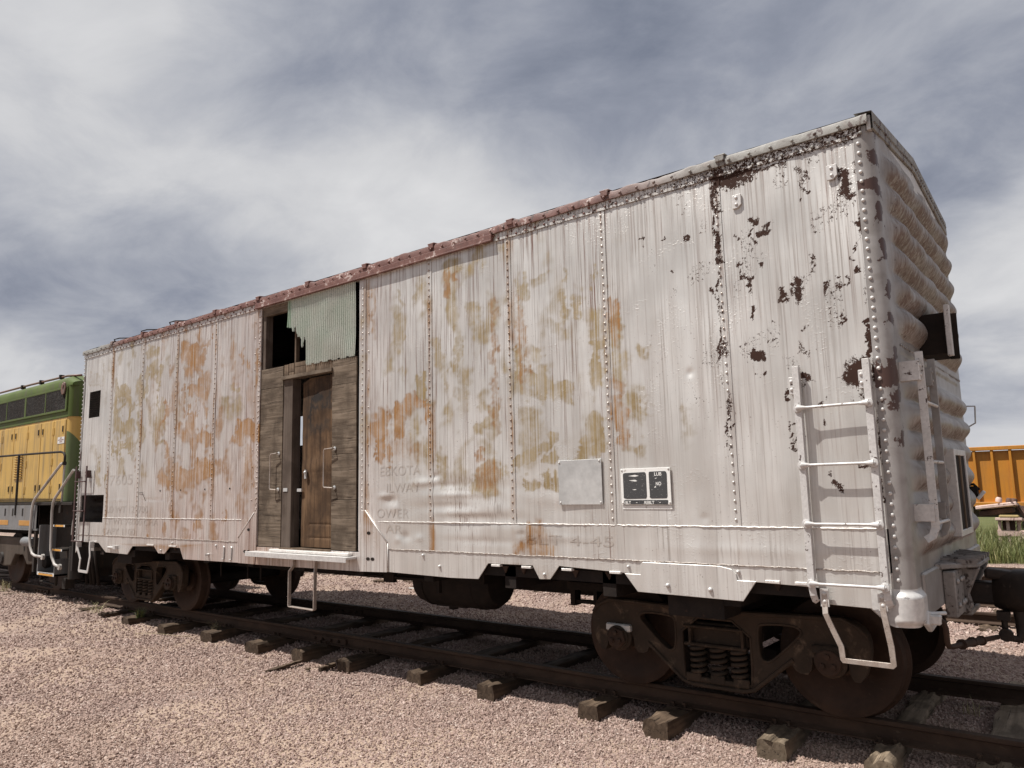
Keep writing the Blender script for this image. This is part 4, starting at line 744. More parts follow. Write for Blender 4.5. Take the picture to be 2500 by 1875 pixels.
# --- underframe
uf = MB().box(-11.9, -.1, -.33, -.05, .62, .98).box(-11.9, -.1, .05, .33, .62, .98); uf.build('center_sill', MT['dark'], car)
for x_ in np.arange(-11.2, -.6, 1.01): MB().box(x_-.06, x_+.06, -HW+.05, HW-.05, .80, .995).build('crossbearer', MT['dark'], car)
for sy in (-1, 1): MB().box(-12.0, -.05, sy*(HW-.16), sy*(HW-.05), .90, .99).build('inner_sill', MT['dark'], car)
for xb in (-1.388, -10.465): MB().box(xb-.22, xb+.22, -HW+.06, HW-.06, .70, .985).build('body_bolster', MT['dark'], car)
MB().tube([(-7.7, -.85, .77), (-6.1, -.9, .755), (-5.2, -.92, .735)], .013, 6).tube([(-5.2, -.92, .735), (-4.6, -.9, .74)], .022, 6).obox((-5.17, -.92, .735), (.16, .05, .10), (0, 0, 0)).build('brake_rod', MT['dark'], car, smooth=40)
MB().box(-4.44, -4.40, -.95, -.91, .62, .86).build('rod_hanger', MT['dark'], car)
for x_ in (-8.1, -7.48, -7.2): MB().cyl((x_, -1.2, .86), (x_, -1.2, .62), .012, 6).build('rod_hanger', MT['dark'], car)
# lobed tank below the floor
tk = MB(); prof = [(.02, 0), (.16, .015), (.25, .08), (.275, .2), (.28, .55), (.28, .95), (.27, 1.06), (.22, 1.14), (.05, 1.17)]
tk.lathe(prof, (-5.08, -.5, .70), (1, 0, 0), 26).box(-5.14, -3.92, -.80, -.18, .72, .86).lathe([(.05, 0), (.05, .05), (.02, .06)], (-4.62, -.5, .44), (0, 0, -1), 10).box(-4.78, -4.35, -.6, -.4, .425, .46)
for x_ in (-4.85, -4.15): tk.lathe([(.284, -.02), (.284, .02)], (x_, -.5, .70), (1, 0, 0), 26)
tk.build('underfloor_tank', MT['dark'], car, smooth=35)
av = MB().box(-2.95, -2.15, -.75, -.55, .73, .80).box(-2.95, -2.90, -.7, -.6, .58, .8).box(-2.7, -2.66, -.7, -.6, .60, .8).box(-2.95, -2.55, -.68, -.62, .60, .63).box(-2.4, -2.2, -.8, -.5, .56, .80).box(-2.28, -2.22, -.72, -.64, .46, .60).cyl((-2.6, -.7, .66), (-2.3, -.7, .66), .05, 10)
av.build('brake_valve', MT['dark'], car)

# --- trucks
def truck(xc):
    z0 = .01
    tr_ = None
    def frame(sy):
        ys = (sy*.955, sy*1.045)
        o = [(-1.10, .46), (-1.10, .60), (-1.05, .675), (-.93, .725), (-.55, .715), (0, .70), (.55, .715), (.93, .725), (1.05, .675), (1.10, .60), (1.10, .46), (1.04, .30), (.965, .30), (.95, .47), (.72, .47), (.70, .31), (.60, .31), (.56, .38), (.28, .135), (.20, .115), (-.20, .115), (-.28, .135), (-.56, .38), (-.60, .31), (-.70, .31), (-.72, .47), (-.95, .47), (-.965, .30), (-1.04, .30)]
        w1 = [(-.66, .60), (-.60, .64), (-.37, .63), (-.33, .60), (-.33, .40), (-.37, .355), (-.43, .37), (-.62, .545)]
        w2 = [(-x, z) for x, z in w1][::-1]
        w3 = [(-.275, .63), (.275, .63), (.275, .19), (.24, .165), (-.24, .165), (-.275, .19)]
        def chaikin(p):
            o_ = []
            for i in range(len(p)):
                (a0, b0), (a1, b1) = p[i], p[(i+1) % len(p)]; o_ += [(a0*.75+a1*.25, b0*.75+b1*.25), (a0*.25+a1*.75, b0*.25+b1*.75)]
            return o_
        w1, w2 = chaikin(chaikin(w1)), chaikin(chaikin(w2)); w3 = chaikin(w3); o = chaikin(o)
        bm = bmesh.new()
        loops = []
        for lp in (o, w1, w2, w3):
            vs = [bm.verts.new((xc+a, ys[0], z0+c)) for a, c in lp]
            es = [bm.edges.new((vs[i], vs[(i+1) % len(vs)])) for i in range(len(vs))]; loops.append(es)
        bmesh.ops.triangle_fill(bm, use_beauty=True, use_dissolve=False, edges=[e_ for l_ in loops for e_ in l_])
        faces = list(bm.faces)
        r_ = bmesh.ops.extrude_face_region(bm, geom=faces)
        for v_ in [g for g in r_['geom'] if isinstance(g, bmesh.types.BMVert)]: v_.co.y = ys[1]
        bmesh.ops.recalc_face_normals(bm, faces=bm.faces)
        q = MB(); bm.verts.index_update(); q.v = [tuple(v_.co) for v_ in bm.verts]; q.f = [tuple(v_.index for v_ in f_.verts) for f_ in bm.faces]; bm.free()
        # flanges round the openings and along the top and bottom chords
        for lp in (w1, w2, w3):
            q.tube([(xc+a, ys[1]-sy*.001, z0+c) for a, c in lp], 0.010, 6, closed=True)
        q.tube([(xc+a, ys[1]+sy*.0, z0+c) for a, c in [(-1.09, .60), (-1.04, .66), (-.93, .71), (-.55, .70), (0, .685), (.55, .70), (.93, .71), (1.04, .66), (1.09, .60)]], .018, 6)
        q.tube([(xc+a, ys[1], z0+c) for a, c in [(-.58, .40), (-.28, .150), (-.20, .13), (.20, .13), (.28, .150), (.58, .40)]], .018, 6)
        return q
    q = frame(-1); q2 = frame(1); q.v_off = 0
    tr_ = q.build('truck', MT['truck'], car, smooth=35)
    q2.build('side_frame', MT['truck'], tr_, smooth=35)
    bo = MB().prism([(xc-.25, .44), (xc+.25, .44), (xc+.22, .60), (xc-.22, .60)], -1.0, 1.0); bo.box(xc-.26, xc+.24, -1.06, -.9, .425, .45).box(xc-.26, xc+.22, -1.07, -.9, .565, .585)
    for x_ in (-.22, .20): bo.box(xc+x_, xc+x_+.02, -1.06, -.92, .44, .58)
    bo.build('bolster', MT['truck'], tr_, bev=.008)
    MB().box(xc-.25, xc+.25, -1.06, -.88, .165, .20).box(xc-.25, xc-.13, -1.065, -1.04, .165, .225).box(xc-.05, xc+.06, -1.065, -1.04, .165, .23).box(xc+.13, xc+.25, -1.065, -1.04, .165, .225).build('spring_plank', MT['truck'], tr_, bev=.006)
    for x_ in (-.165, 0, .165):
        for y_ in (-1.0,) if x_ != 99 else ():
            pts = [(xc+x_+.055*math.cos(a), y_+.055*math.sin(a), .205+.215*a/(2*math.pi*5)) for a in np.linspace(0, 2*math.pi*5, 90)]
            MB().tube(pts, .0155, 7).build('coil_spring', MT['truck'], tr_, smooth='all')
    MB().box(xc-.2, xc+.2, .93, 1.05, .2, .42).build('spring_group', MT['truck'], tr_)
    for ax in (-.838, .838):
        xw = xc+ax; zc = .43
        MB().cyl((xw, -1.08, zc), (xw, 1.08, zc), .075, 14).build('axle', MT['dark'], tr_, smooth=True)
        for sy in (-1, 1):
            pf = [(.07, .02), (.14, .045), (.15, .075), (.30, .02), (.355, .0), (.375, .0), (.416, .004), (.4195, .01), (.4195, .095), (.424, .105), (.4445, .118), (.4475, .128), (.440, .137), (.385, .14), (.36, .12), (.15, .08), (.09, .16), (.07, .16)]
            MB().lathe([(r_, -h) for r_, h in pf], (xw, sy*.848, zc), (0, sy, 0), 56).build('wheel', MT['wheel'], tr_, smooth=35)
            # bearing adapter, housing and end cap
            yy = sy*1.0
            MB().box(xw-.115, xw+.115, sy*.93, sy*1.085, .475, .535).build('bearing_adapter', MT['clean'] if (ax < 0 and sy < 0 and xc > -5) else MT['truck'], tr_, bev=.01)
            MB().lathe([(.10, 0), (.112, .02), (.112, .14), (.095, .155), (.095, .175), (.07, .18)], (xw, sy*.92, zc), (0, sy, 0), 26).build('bearing', MT['truck'], tr_, smooth=35)
            hx = MB().lathe([(.088, 0), (.088, .018), (.08, .024)], (xw, sy*1.10, zc), (0, sy, 0), 6 if ax < 0 else 20)
            for k in range(3): hx.lathe([(.021, 0), (.021, .016), (.008, .02)], (xw+.042*math.sin(k*2.094), sy*1.124, zc+.042*math.cos(k*2.094)), (0, sy, 0), 6)
            hx.build('bearing_cap', MT['wheel'], tr_, smooth=30)
    for x_ in (-.30, .30): MB().box(xc+x_-.05, xc+x_+.05, -.75, .75, .33, .40).build('brake_beam', MT['dark'], tr_)
    return tr_
truck(-1.388); truck(-10.465)
# --- near end gear: buffer beam, striker, coupler, cut lever, end ladder, brake platform
MB().box(-.04, XE+.02, -HW+.2, HW-.06, .80, 1.075).build('end_sill', MT['end'], car, bev=.012)
sh = MB().add([(XE, -.75, 1.09), (XE, .62, 1.09), (.30, -.25, 1.06), (.30, .30, 1.06), (XE, -.75, 1.05), (XE, .62, 1.05), (.30, -.25, 1.03), (.30, .30, 1.03)], [(0, 1, 3, 2), (4, 6, 7, 5), (0, 2, 6, 4), (1, 5, 7, 3), (2, 3, 7, 6), (0, 4, 5, 1)])
sh.build('striker_shelf', MT['endgear'], car, bev=.006)
for y_ in np.arange(-.55, .55, .16): MB().obox((.19, y_*.8, 1.085), (.22, .02, .03), (0, R(4), R(20*(y_ < 0)-10))).build('shelf_rib', MT['endgear'], car)
MB().box(XE+.02, .19, -.62, -.28, .72, 1.03).build('draft_plate', MT['endgear'], car, bev=.008)
hw_rivets([(.192, y_, z_) for y_ in (-.56, -.40, -.32) for z_ in (.80, .96)], .022, .018, (1, 0, 0)).build('rivet_row', MT['end'], car, smooth='all')['kind'] = 'stuff'
sk = MB().prism([(XE+.02, .70), (.20, .70), (.235, .76), (.215, .84), (.25, .92), (.30, 1.03), (XE+.02, 1.03)], -.26, -.20); sk.prism([(XE+.02, .70), (.20, .70), (.235, .76), (.215, .84), (.25, .92), (.30, 1.03), (XE+.02, 1.03)], .20, .26); sk.box(XE, .22, -.2, .2, .98, 1.04).box(XE, .22, -.2, .2, .68, .73)
sk.build('striker_casting', MT['endgear'], car, bev=.01)
cp = MB().box(-.1, .42, -.085, .085, .75, .905); cpl = cp.build('coupler', MT['coupler'], car, bev=.02, seg=2)
hd = MB()
ring = []
for i, (x_, sc, zc_, hh) in enumerate(((.34, .09, .83, .10), (.40, .14, .845, .14), (.48, .19, .85, .15), (.58, .21, .85, .155), (.68, .20, .845, .15), (.76, .15, .84, .14))):
    ring.append([(x_, sc*math.copysign(abs(math.cos(a))**.7, math.cos(a)), zc_+hh*math.copysign(abs(math.sin(a))**.7, math.sin(a))) for a in np.linspace(0, 2*math.pi, 21)[:-1]])
A_ = np.array(ring); A_ = np.concatenate([A_, A_[:, :1]], 1); hd.grid(A_); hd.add(ring[0], [tuple(range(20))]).add(ring[-1], [tuple(range(20))])
hd.build('coupler_head', MT['coupler'], cpl, smooth=50)
kn = MB(); 
for sg_ in (0, 1): pass
kn.tube([(.66, -.02, .86), (.80, -.05, .86), (.86, .0, .86), (.83, .07, .86)], [.11, .10, .075, .06], 12).cyl((.62, -.13, .66), (.62, -.13, 1.02), .035, 12)
kn.build('knuckle', MT['coupler'], cpl, smooth=45)
MB().obox((.40, -.03, .965), (.20, .16, .07), (0, R(6), 0)).build('coupler_horn', MT['coupler'], cpl, bev=.02, seg=2)
MB().tube([(.50, -.1, .72), (.50, -.11, .60), (.48, -.13, .53), (.42, -.15, .54)], [.05, .04, .03, .025], 9).box(.36, .44, -.18, -.10, .66, .72).cyl((.40, -.14, .72), (.40, -.14, .58), .02, 8).lathe([(.045, 0), (.045, .05)], (.405, -.19, .56), (0, 1, 0), 12).build('lock_lift', MT['coupler'], cpl, smooth=45)
MB().tube([(.62, .0, .70), (.66, .02, .55), (.68, .04, .40), (.72, .05, .27), (.80, .05, .2)], .032, 10).build('air_hose', MT['dark'], car, smooth='all')
cl = MB().tube([(.165, -1.24, .80), (.195, -1.22, .785), (.205, -1.215, .75), (.205, -1.21, .66), (.21, -1.20, .637), (.225, -1.15, .63), (.255, -.78, .595), (.36, -.22, .55)], .017, 9).tube([(.243, -.95, .612), (.30, -.55, .574)], .025, 9)
for p_ in ((.243, -.95, .612), (.270, -.72, .591), (.30, -.55, .574)): cl.lathe([(.033, -.012), (.033, .012)], p_, (.13, 1, -.1), 10)
cl.build('uncoupling_lever', MT['wheel'], car, smooth=40)
MB().prism([(-.99, .80), (-1.30, .86), (-1.34, .78), (-1.22, .72), (-1.02, .74)], .10, .135, ax='x').box(.10, .19, -1.27, -1.21, .77, .83).build('lever_bracket', MT['trim'], car, bev=.008)
MB().cyl((.08, -1.3, .835), (.2, -1.15, .83), .012, 8).build('lever_pin', MT['trim'], car, smooth=True)
# end ladder
def eladder():
    for y_, mat in ((-1.22, MT['ladder']), (-.80, MT['end'])):
        x_ = .205
        s = MB().tube([(x_, y_, 2.49), (x_, y_, 1.45), (x_-.002, y_, 1.36), (x_-.02, y_-.005, 1.31), (x_-.06, y_-.012, 1.285)], 0, flat=(.024, .006), upv=(1, 0, .0001)).build('end_ladder_stile', mat, car, bev=.002)
        MB().box(XE-.01, x_+.004, y_-.045, y_+.02, 2.30, 2.43).rivet((x_+.004, y_-.028, 2.395), (1, 0, 0), .014).rivet((x_+.004, y_-.028, 2.335), (1, 0, 0), .014).build('ladder_bracket', mat, s, bev=.003)
        MB().box(XE-.01, x_+.004, y_-.02, y_+.045, 1.40, 1.51).rivet((x_+.008, y_, 1.48), (1, 0, 0), .013).rivet((x_+.008, y_, 1.43), (1, 0, 0), .013).build('ladder_bracket', mat, s, bev=.003)
    for z_ in (2.16, 1.776, 1.39): MB().cyl((.215, -1.22, z_), (.215, -.80, z_), .011, 10).lathe([(.022, 0), (.022, .02)], (.21, -1.22, z_), (0, 1, 0), 10).build('end_ladder_rung', MT['ladder'], car, smooth=40)
eladder()
# framed opening in the end sheet
wf = MB().box(.10, .205, -.17, .34, 1.84, 1.885).box(.10, .205, -.17, .34, 1.24, 1.285).box(.10, .2055, -.20, -.15, 1.24, 1.885).box(.10, .2055, .32, .37, 1.24, 1.885)
eo = wf.build('end_window', MT['trim'], car, bev=.004)
MB().box(.10, .195, -.15, .32, 1.285, 1.84).build('window_board', MT['dark'], eo); MB().box(.195, .204, .06, .10, 1.285, 1.84).build('window_bar', MT['plyv'], eo)
# brake platform bracket and box high on the end
bx = MB().box(.285, .32, -.60, -.545, 2.53, 2.90); bx.build('brake_bracket', MT['ladder'], car, bev=.004)
MB().obox((.30, -.36, 2.70), (.04, .30, .33), (R(8), 0, R(12))).build('brake_platform', MT['dark'], car, bev=.004)
MB().box(.10, .275, -.52, -.2, 2.56, 2.86).build('brake_box', MT['dark'], car)
MB().tube([(.08, 1.15, 2.31), (.215, 1.15, 2.30), (.215, 1.15, 2.29), (.206, 1.15, 2.15), (.09, 1.15, 2.085)], .007, 6).build('end_grab', MT['clean'], car, smooth=True)
ac = MB().tube([(.06, 1.15, 1.545), (.17, 1.15, 1.55)], .045, 10).tube([(.06, 1.15, 1.60), (.14, 1.15, 1.61), (.18, 1.15, 1.56)], .012, 6).tube([(.06, 1.15, 1.49), (.12, 1.15, 1.48), (.16, 1.15, 1.51)], .012, 6); ac.build('end_valve', MT['dark'], car, smooth=40)
MB().obox((.19, 1.15, 1.515), (.03, .03, .09), (0, R(40), 0)).build('valve_handle', MT['swhite'], car, bev=.006)
# far coupler
MB().box(-12.9, -12.1, -.09, .09, .74, .90).box(-12.95, -12.6, -.2, .2, .68, .98).build('coupler', MT['coupler'], car, bev=.02)
MB().box(-12.30, -12.15, -1.1, 1.1, .80, 1.08).build('end_sill', MT['end'], car)
# ================================================================== GROUND
_g1 = Fld(71, 2.2); _g2 = Fld(72, .7)
def gz(x, y):
    x = np.asarray(x, float); y = np.asarray(y, float)
    h = -.205+.010*_g1(x, y)+.005*_g2(x, y)
    h = h+.085*_ss(-10.8, -13.5, x)*np.exp(-((y+.9)/1.4)**2)
    h = h+.02*np.exp(-(y/.9)**2)-.052*np.exp(-((y+1.25)/.55)**2)*_ss(-12, -9.5, x)
    return h
def ground_mat(far=False):
    m, t, b = new_mat('gravel_bed' if not far else 'prairie_ground')
    P = t.new('ShaderNodeNewGeometry').outputs['Position']
    vcol = t.new('ShaderNodeTexVoronoi'); t.put(vcol.inputs['Vector'], P); vcol.inputs['Scale'].default_value = 42
    v2 = t.voro(P, 42, 'F1', 0); n_ = t.noise(P, .8, 4, .6, .4); f_ = t.noise(P, 120, 3, .6)
    rnd = t.sep(vcol.outputs[1])[0]
    c = t.mix(rnd, (.36, .262, .217, 1), (.29, .205, .168, 1))
    c = t.mix(t.step(rnd, .8, .9), c, (.50, .42, .37, 1))
    c = t.mix(t.step(v2, .35, .62), c, (.17, .118, .098, 1))
    c = t.mix(t.m('MULTIPLY', t.step(n_, .44, .60), .65), c, (.38, .285, .215, 1))
    y = t.sep(P)[1]
    gr = t.step(t.m('ADD', y, t.m('MULTIPLY', t.m('SUBTRACT', n_, .5), 3)), 12.6, 13.6)
    gcol = t.mix(t.noise(P, 1.7, 5, .6), (.055, .075, .022, 1), (.16, .15, .06, 1))
    c = t.mix(gr, c, gcol)
    t.put(b.inputs['Base Color'], c); b.inputs['Roughness'].default_value = .9; b.inputs['Specular IOR Level'].default_value = .2
    t.put(b.inputs['Normal'], t.bump(t.m('ADD', t.m('MULTIPLY', v2, -1), t.m('MULTIPLY', f_, .3)), .8, .02))
    return m
MT['ground'] = ground_mat()
def axis_pts(segs):
    out = []
    for a, b_, n_ in segs: out += list(np.linspace(a, b_, n_, endpoint=False))
    return np.array(out+[segs[-1][1]])
xs = axis_pts([(-2500, -60, 10), (-60, -22, 12), (-22, 5, 150), (5, 40, 12), (40, 2500, 10)]); ys = axis_pts([(-1200, -40, 6), (-40, -7, 10), (-7, 14, 120), (14, 60, 14), (60, 3000, 10)])
X, Y = np.meshgrid(xs, ys, indexing='ij')
tag(MB().grid(np.stack([X, Y, gz(X, Y)], -1)).build('ground', MT['ground'], smooth='all'), kind='structure')

# stones scattered as real pieces (crushed pink quartzite)
def stone_mat():
    m, t, b = new_mat('crushed_stone')
    r_ = t.new('ShaderNodeObjectInfo').outputs['Random']; P = t.new('ShaderNodeNewGeometry').outputs['Position']
    n_ = t.noise(P, 60, 3, .6); big = t.noise(P, .55, 3, .6)
    rp = t.new('ShaderNodeValToRGB'); t.put(rp.inputs[0], r_); e = rp.color_ramp.elements
    e[0].position = 0; e[0].color = (.23, .155, .13, 1); e[1].position = 1; e[1].color = (.53, .43, .37, 1)
    for p_, c_ in ((.25, (.32, .226, .193, 1)), (.5, (.37, .268, .23, 1)), (.75, (.41, .307, .263, 1)), (.9, (.46, .355, .305, 1))): e.new(p_).color = c_
    c = t.mix(t.lin(n_, .3, .7, 0, .4), rp.outputs[0], (.24, .17, .14, 1))
    c = t.mix(t.m('MULTIPLY', t.step(big, .5, .65), .3), c, (.42, .31, .23, 1))
    t.put(b.inputs['Base Color'], c); b.inputs['Roughness'].default_value = .85; b.inputs['Specular IOR Level'].default_value = .25
    return m
MT['stone'] = stone_mat()
def gravel(name, xs, ys, dens, size, seed, label=None):
    X, Y = np.meshgrid(xs, ys, indexing='ij')
    P_ = np.stack([X, Y, gz(X, Y)+.002], -1)
    mb = MB().grid(P_); co = np.array(mb.v)
    # nothing scattered outside what the place shows as gravel, fewer stones further off
    dist = np.hypot(co[:, 0]-CX, co[:, 1]-CY)
    dn = dens(co[:, 0], co[:, 1], dist)
    o = mb.build(name, MT['stone'], attrs=dict(dens=dn, ssz=size(dist)))
    ng = bpy.data.node_groups.new(name+'_scatter', 'GeometryNodeTree'); t = N(ng)
    ng.interface.new_socket('Geometry', in_out='INPUT', socket_type='NodeSocketGeometry'); ng.interface.new_socket('Geometry', in_out='OUTPUT', socket_type='NodeSocketGeometry')
    gi = t.new('NodeGroupInput'); go_ = t.new('NodeGroupOutput')
    at = t.new('GeometryNodeInputNamedAttribute', data_type='FLOAT'); at.inputs[0].default_value = 'dens'
    sz = t.new('GeometryNodeInputNamedAttribute', data_type='FLOAT'); sz.inputs[0].default_value = 'ssz'
    dp_ = t.new('GeometryNodeDistributePointsOnFaces'); t.l.new(gi.outputs[0], dp_.inputs['Mesh']); t.l.new(at.outputs[0], dp_.inputs['Density']); dp_.inputs['Seed'].default_value = seed
    g2i = t.new('GeometryNodeGeometryToInstance')
    for k in range(8):
        ic = t.new('GeometryNodeMeshIcoSphere'); ic.inputs['Radius'].default_value = 1; ic.inputs['Subdivisions'].default_value = 2 if k < 4 else 1
        pos = t.new('GeometryNodeInputPosition'); nz = t.new('ShaderNodeTexNoise'); nz.inputs['Scale'].default_value = .75; nz.inputs['Detail'].default_value = 1
        ad = t.new('ShaderNodeVectorMath', operation='ADD'); t.l.new(pos.outputs[0], ad.inputs[0]); ad.inputs[1].default_value = (k*3.7+seed, k*1.9, k*5.1); t.l.new(ad.outputs[0], nz.inputs['Vector'])
        sb = t.new('ShaderNodeVectorMath', operation='SUBTRACT'); t.l.new(nz.outputs[1], sb.inputs[0]); sb.inputs[1].default_value = (.5, .5, .5)
        ml = t.new('ShaderNodeVectorMath', operation='SCALE'); t.l.new(sb.outputs[0], ml.inputs[0]); ml.inputs['Scale'].default_value = 2.3
        sp = t.new('GeometryNodeSetPosition'); t.l.new(ic.outputs[0], sp.inputs[0]); t.l.new(ml.outputs[0], sp.inputs['Offset'])
        tf = t.new('GeometryNodeTransform'); t.l.new(sp.outputs[0], tf.inputs[0]); tf.inputs['Scale'].default_value = [(1, .8, .6), (1.1, .7, .7), (.9, .9, .55), (1.2, .75, .5), (1, .7, .65), (.85, .8, .7), (1.15, .65, .6), (.8, .75, .8)][k]
        sm_ = t.new('GeometryNodeSetMaterial'); t.l.new(tf.outputs[0], sm_.inputs[0]); sm_.inputs['Material'].default_value = MT['stone']
        ss = t.new('GeometryNodeSetShadeSmooth'); t.l.new(sm_.outputs[0], ss.inputs[0]); ss.inputs['Shade Smooth'].default_value = False
        t.l.new(ss.outputs[0], g2i.inputs[0])
    ip = t.new('GeometryNodeInstanceOnPoints'); t.l.new(dp_.outputs[0], ip.inputs['Points']); t.l.new(g2i.outputs[0], ip.inputs['Instance'])
    ip.inputs['Pick Instance'].default_value = True
    rr = t.new('FunctionNodeRandomValue', data_type='FLOAT_VECTOR'); rr.inputs[0].default_value = (0, 0, 0); rr.inputs[1].default_value = (6.28, 6.28, 6.28)
    t.l.new(rr.outputs[0], ip.inputs['Rotation'])
    rs_ = t.new('FunctionNodeRandomValue', data_type='FLOAT'); rs_.inputs[2].default_value = .35; rs_.inputs[3].default_value = 1.4; rs_.inputs['Seed'].default_value = seed+5
    ml = t.new('ShaderNodeMath', operation='MULTIPLY'); t.l.new(rs_.outputs[1], ml.inputs[0]); t.l.new(sz.outputs[0], ml.inputs[1]); t.l.new(ml.outputs[0], ip.inputs['Scale'])
    t.l.new(ip.outputs[0], go_.inputs[0])
    md = o.modifiers.new('scatter', 'NODES'); md.node_group = ng
    tag(o, label, 'gravel', kind='stuff'); return o
def vis(x, y, pad=.35):   # inside the horizontal view wedge, with a margin for a step aside
    dx = x-CX; dy_ = y-CY; a = np.arctan2(dx, dy_)-YAW
    return (np.abs(a) < .72+pad*.3)
def dens_near(x, y, d):
    sandy = _ss(.2, 1.4, Fld(77, 1.6)(x, y))*_ss(-1.6, -2.6, y)
    return vis(x, y)*np.clip(5600*np.exp(-np.maximum(d-3.5, 0)/3.7), 320, 5600)*(1-.55*sandy)*(y < 3.2)
gravel('gravel', np.linspace(-19, 3.2, 120), np.linspace(-5.6, 3.2, 60), dens_near, lambda d: np.clip(.0070+.0010*(d-3), .0070, .019), 3, 'coarse pinkish gravel spread over the rail yard')
def dens_far(x, y, d): return vis(x, y)*np.clip(520-18*d, 150, 420)*(y < 12.9)
gravel('gravel', np.linspace(-24, 3, 60), np.linspace(3.2, 12.9, 30), dens_far, lambda d: np.full_like(d, .021), 9, 'pinkish gravel on the far side of the boxcar')

# ================================================================== TRACK
RT = .012
def rail_mesh(x0, x1, yc, n=90, z=RT):
    prof = [(-.036, 0), (-.033, .006), (.033, .006), (.036, 0), (.036, -.022), (.010, -.034), (.008, -.105), (.018, -.113), (.062, -.124), (.062, -.132), (-.062, -.132), (-.062, -.124), (-.018, -.113), (-.008, -.105), (-.010, -.034), (-.036, -.022)]
    xs = np.linspace(x0, x1, n); f = Fld(int(abs(yc)*100)+81, 3.); P_ = np.zeros((n, len(prof)+1, 3))
    for j, (a, b_) in enumerate(prof+prof[:1]):
        P_[:, j, 0] = xs; P_[:, j, 1] = yc+a+.003*f(xs, xs*0); P_[:, j, 2] = z+b_+.002*f(xs, xs*0+5)
    return MB().grid(P_)
def tie_mesh(L, W, H, seed):
    rn = np.random.default_rng(seed); ny = 26; prof = []
    k = 6
    for a in np.linspace(-1, 1, k): prof.append((a, 1))
    for a in np.linspace(1, -1, 3)[1:-1]: prof.append((1, a))
    for a in np.linspace(1, -1, 3): prof.append((a, -1))
    for a in np.linspace(-1, 1, 3)[1:-1]: prof.append((-1, a))
    pr = np.array(prof); ys = np.concatenate([[-L/2], np.linspace(-L/2+.03, L/2-.03, ny-2), [L/2]])
    f = Fld(seed, .25); f2 = Fld(seed+1, .05); P_ = np.zeros((ny, len(pr)+1, 3)); crack = rn.uniform(-.45, .45)
    for j in range(len(pr)+1):
        a, b_ = pr[j % len(pr)]
        wx = W/2*(1-.035*abs(b_)**6*abs(a)**6*2); nx_ = .006*f(ys*.6, np.full(ny, a*3+b_*2)); nz = .006*f(ys*.6+9, np.full(ny, a*5+b_))+.003*f2(ys, np.full(ny, a))
        e = np.exp(-((np.abs(ys)-L/2)/.12)**2)
        P_[:, j, 0] = a*wx+nx_; P_[:, j, 1] = ys+(rn.uniform(-.012, .012))*e; P_[:, j, 2] = b_*H/2+nz
        if b_ == 1 and abs(a-crack) < .22: P_[:, j, 2] -= .016*np.exp(-((ys+L/2)/.35)**2)+.004
        if b_ == 1 and abs(a) > .95: P_[:, j, 2] -= .008+.006*abs(f(ys, ys*0+2))
    m_ = MB().grid(P_); n_ = len(pr)+1
    m_.f += [tuple(range(n_-1)), tuple((ny-1)*n_+k_ for k_ in range(n_-1))[::-1]]
    return m_
track = empty('railway_track'); tag(track, 'rusty rails on weathered wooden ties under the silver boxcar', 'railway track')
TIES = [(-1.09, .21), (-1.92, .22), (-2.57, .19), (-3.69, .20), (-4.62, .20), (-5.66, .21), (-6.53, .21), (-7.47, .25), (-8.60, .26), (-9.69, .21), (-10.75, .22), (-11.59, .22), (-.37, .18), (.22, .23), (1.0, .22), (1.6, .22)]
for k, (xl, w_) in enumerate(TIES):
    L_ = 2.45+random.uniform(-.08, .08); pale = xl in (-1.09, -.37, .22)
    o = tie_mesh(L_, w_, .17, 100+k).build('tie', MT['tiepale' if pale else 'tie'], track, smooth=35)
    o.location = (xl+w_/2, -1.205+L_/2+random.uniform(-.03, .03), -.117-.085+random.uniform(-.006, .004)); o.rotation_euler = (R(random.uniform(-.4, .4)), R(random.uniform(-2, 2)), R(random.uniform(-1.5, 1.5)))
    if xl == .22: o.location.y += .22
k = 0; x_ = -12.3
while x_ > -21: 
    o = tie_mesh(2.45, .22, .17, 150+k).build('tie', MT['tie'], track, smooth=35); o.location = (x_, .02, -.117-.09); o.rotation_euler = (0, 0, R(random.uniform(-1, 1))); x_ -= random.uniform(.52, .6); k += 1
for yc in (-.754, .754):
    o = rail_mesh(-40, 6, yc, 240).build('rail', MT['rail'], track, smooth=25)
    jx = -6.40 if yc < 0 else -7.9
    for jx in ([-6.40, -15.1] if yc < 0 else [-7.9]):
        jb = MB().prism([(jx-.32, -.037), (jx+.32, -.037), (jx+.32, -.105), (jx-.32, -.105)], yc-.034, yc-.010).build('joint_bar', MT['rail'], o, bev=.004)
        for dx in (-.24, -.10, .06, .20): MB().lathe([(.019, 0), (.019, .018), (.012, .024)], (jx+dx, yc-.034, -.070), (0, -1, 0), 6).build('track_bolt', MT['wheel'], o)
    for k, (xl, w_) in enumerate(TIES):
        MB().box(xl+.01, xl+w_-.01, yc-.10, yc+.10, -.122, -.113).build('tie_plate', MT['rail'], track)
        if yc < 0:
            sp = MB()
            for sx, sy in ((.04, -.075), (.14, -.075), (.09, .075)): sp.box(xl+sx-.008, xl+sx+.008, yc+sy-.008, yc+sy+.008, -.125, -.088).box(xl+sx-.013, xl+sx+.013, yc+sy-.02, yc+sy+.012, -.09, -.078)
            sp.build('spike', MT['rail'], track)
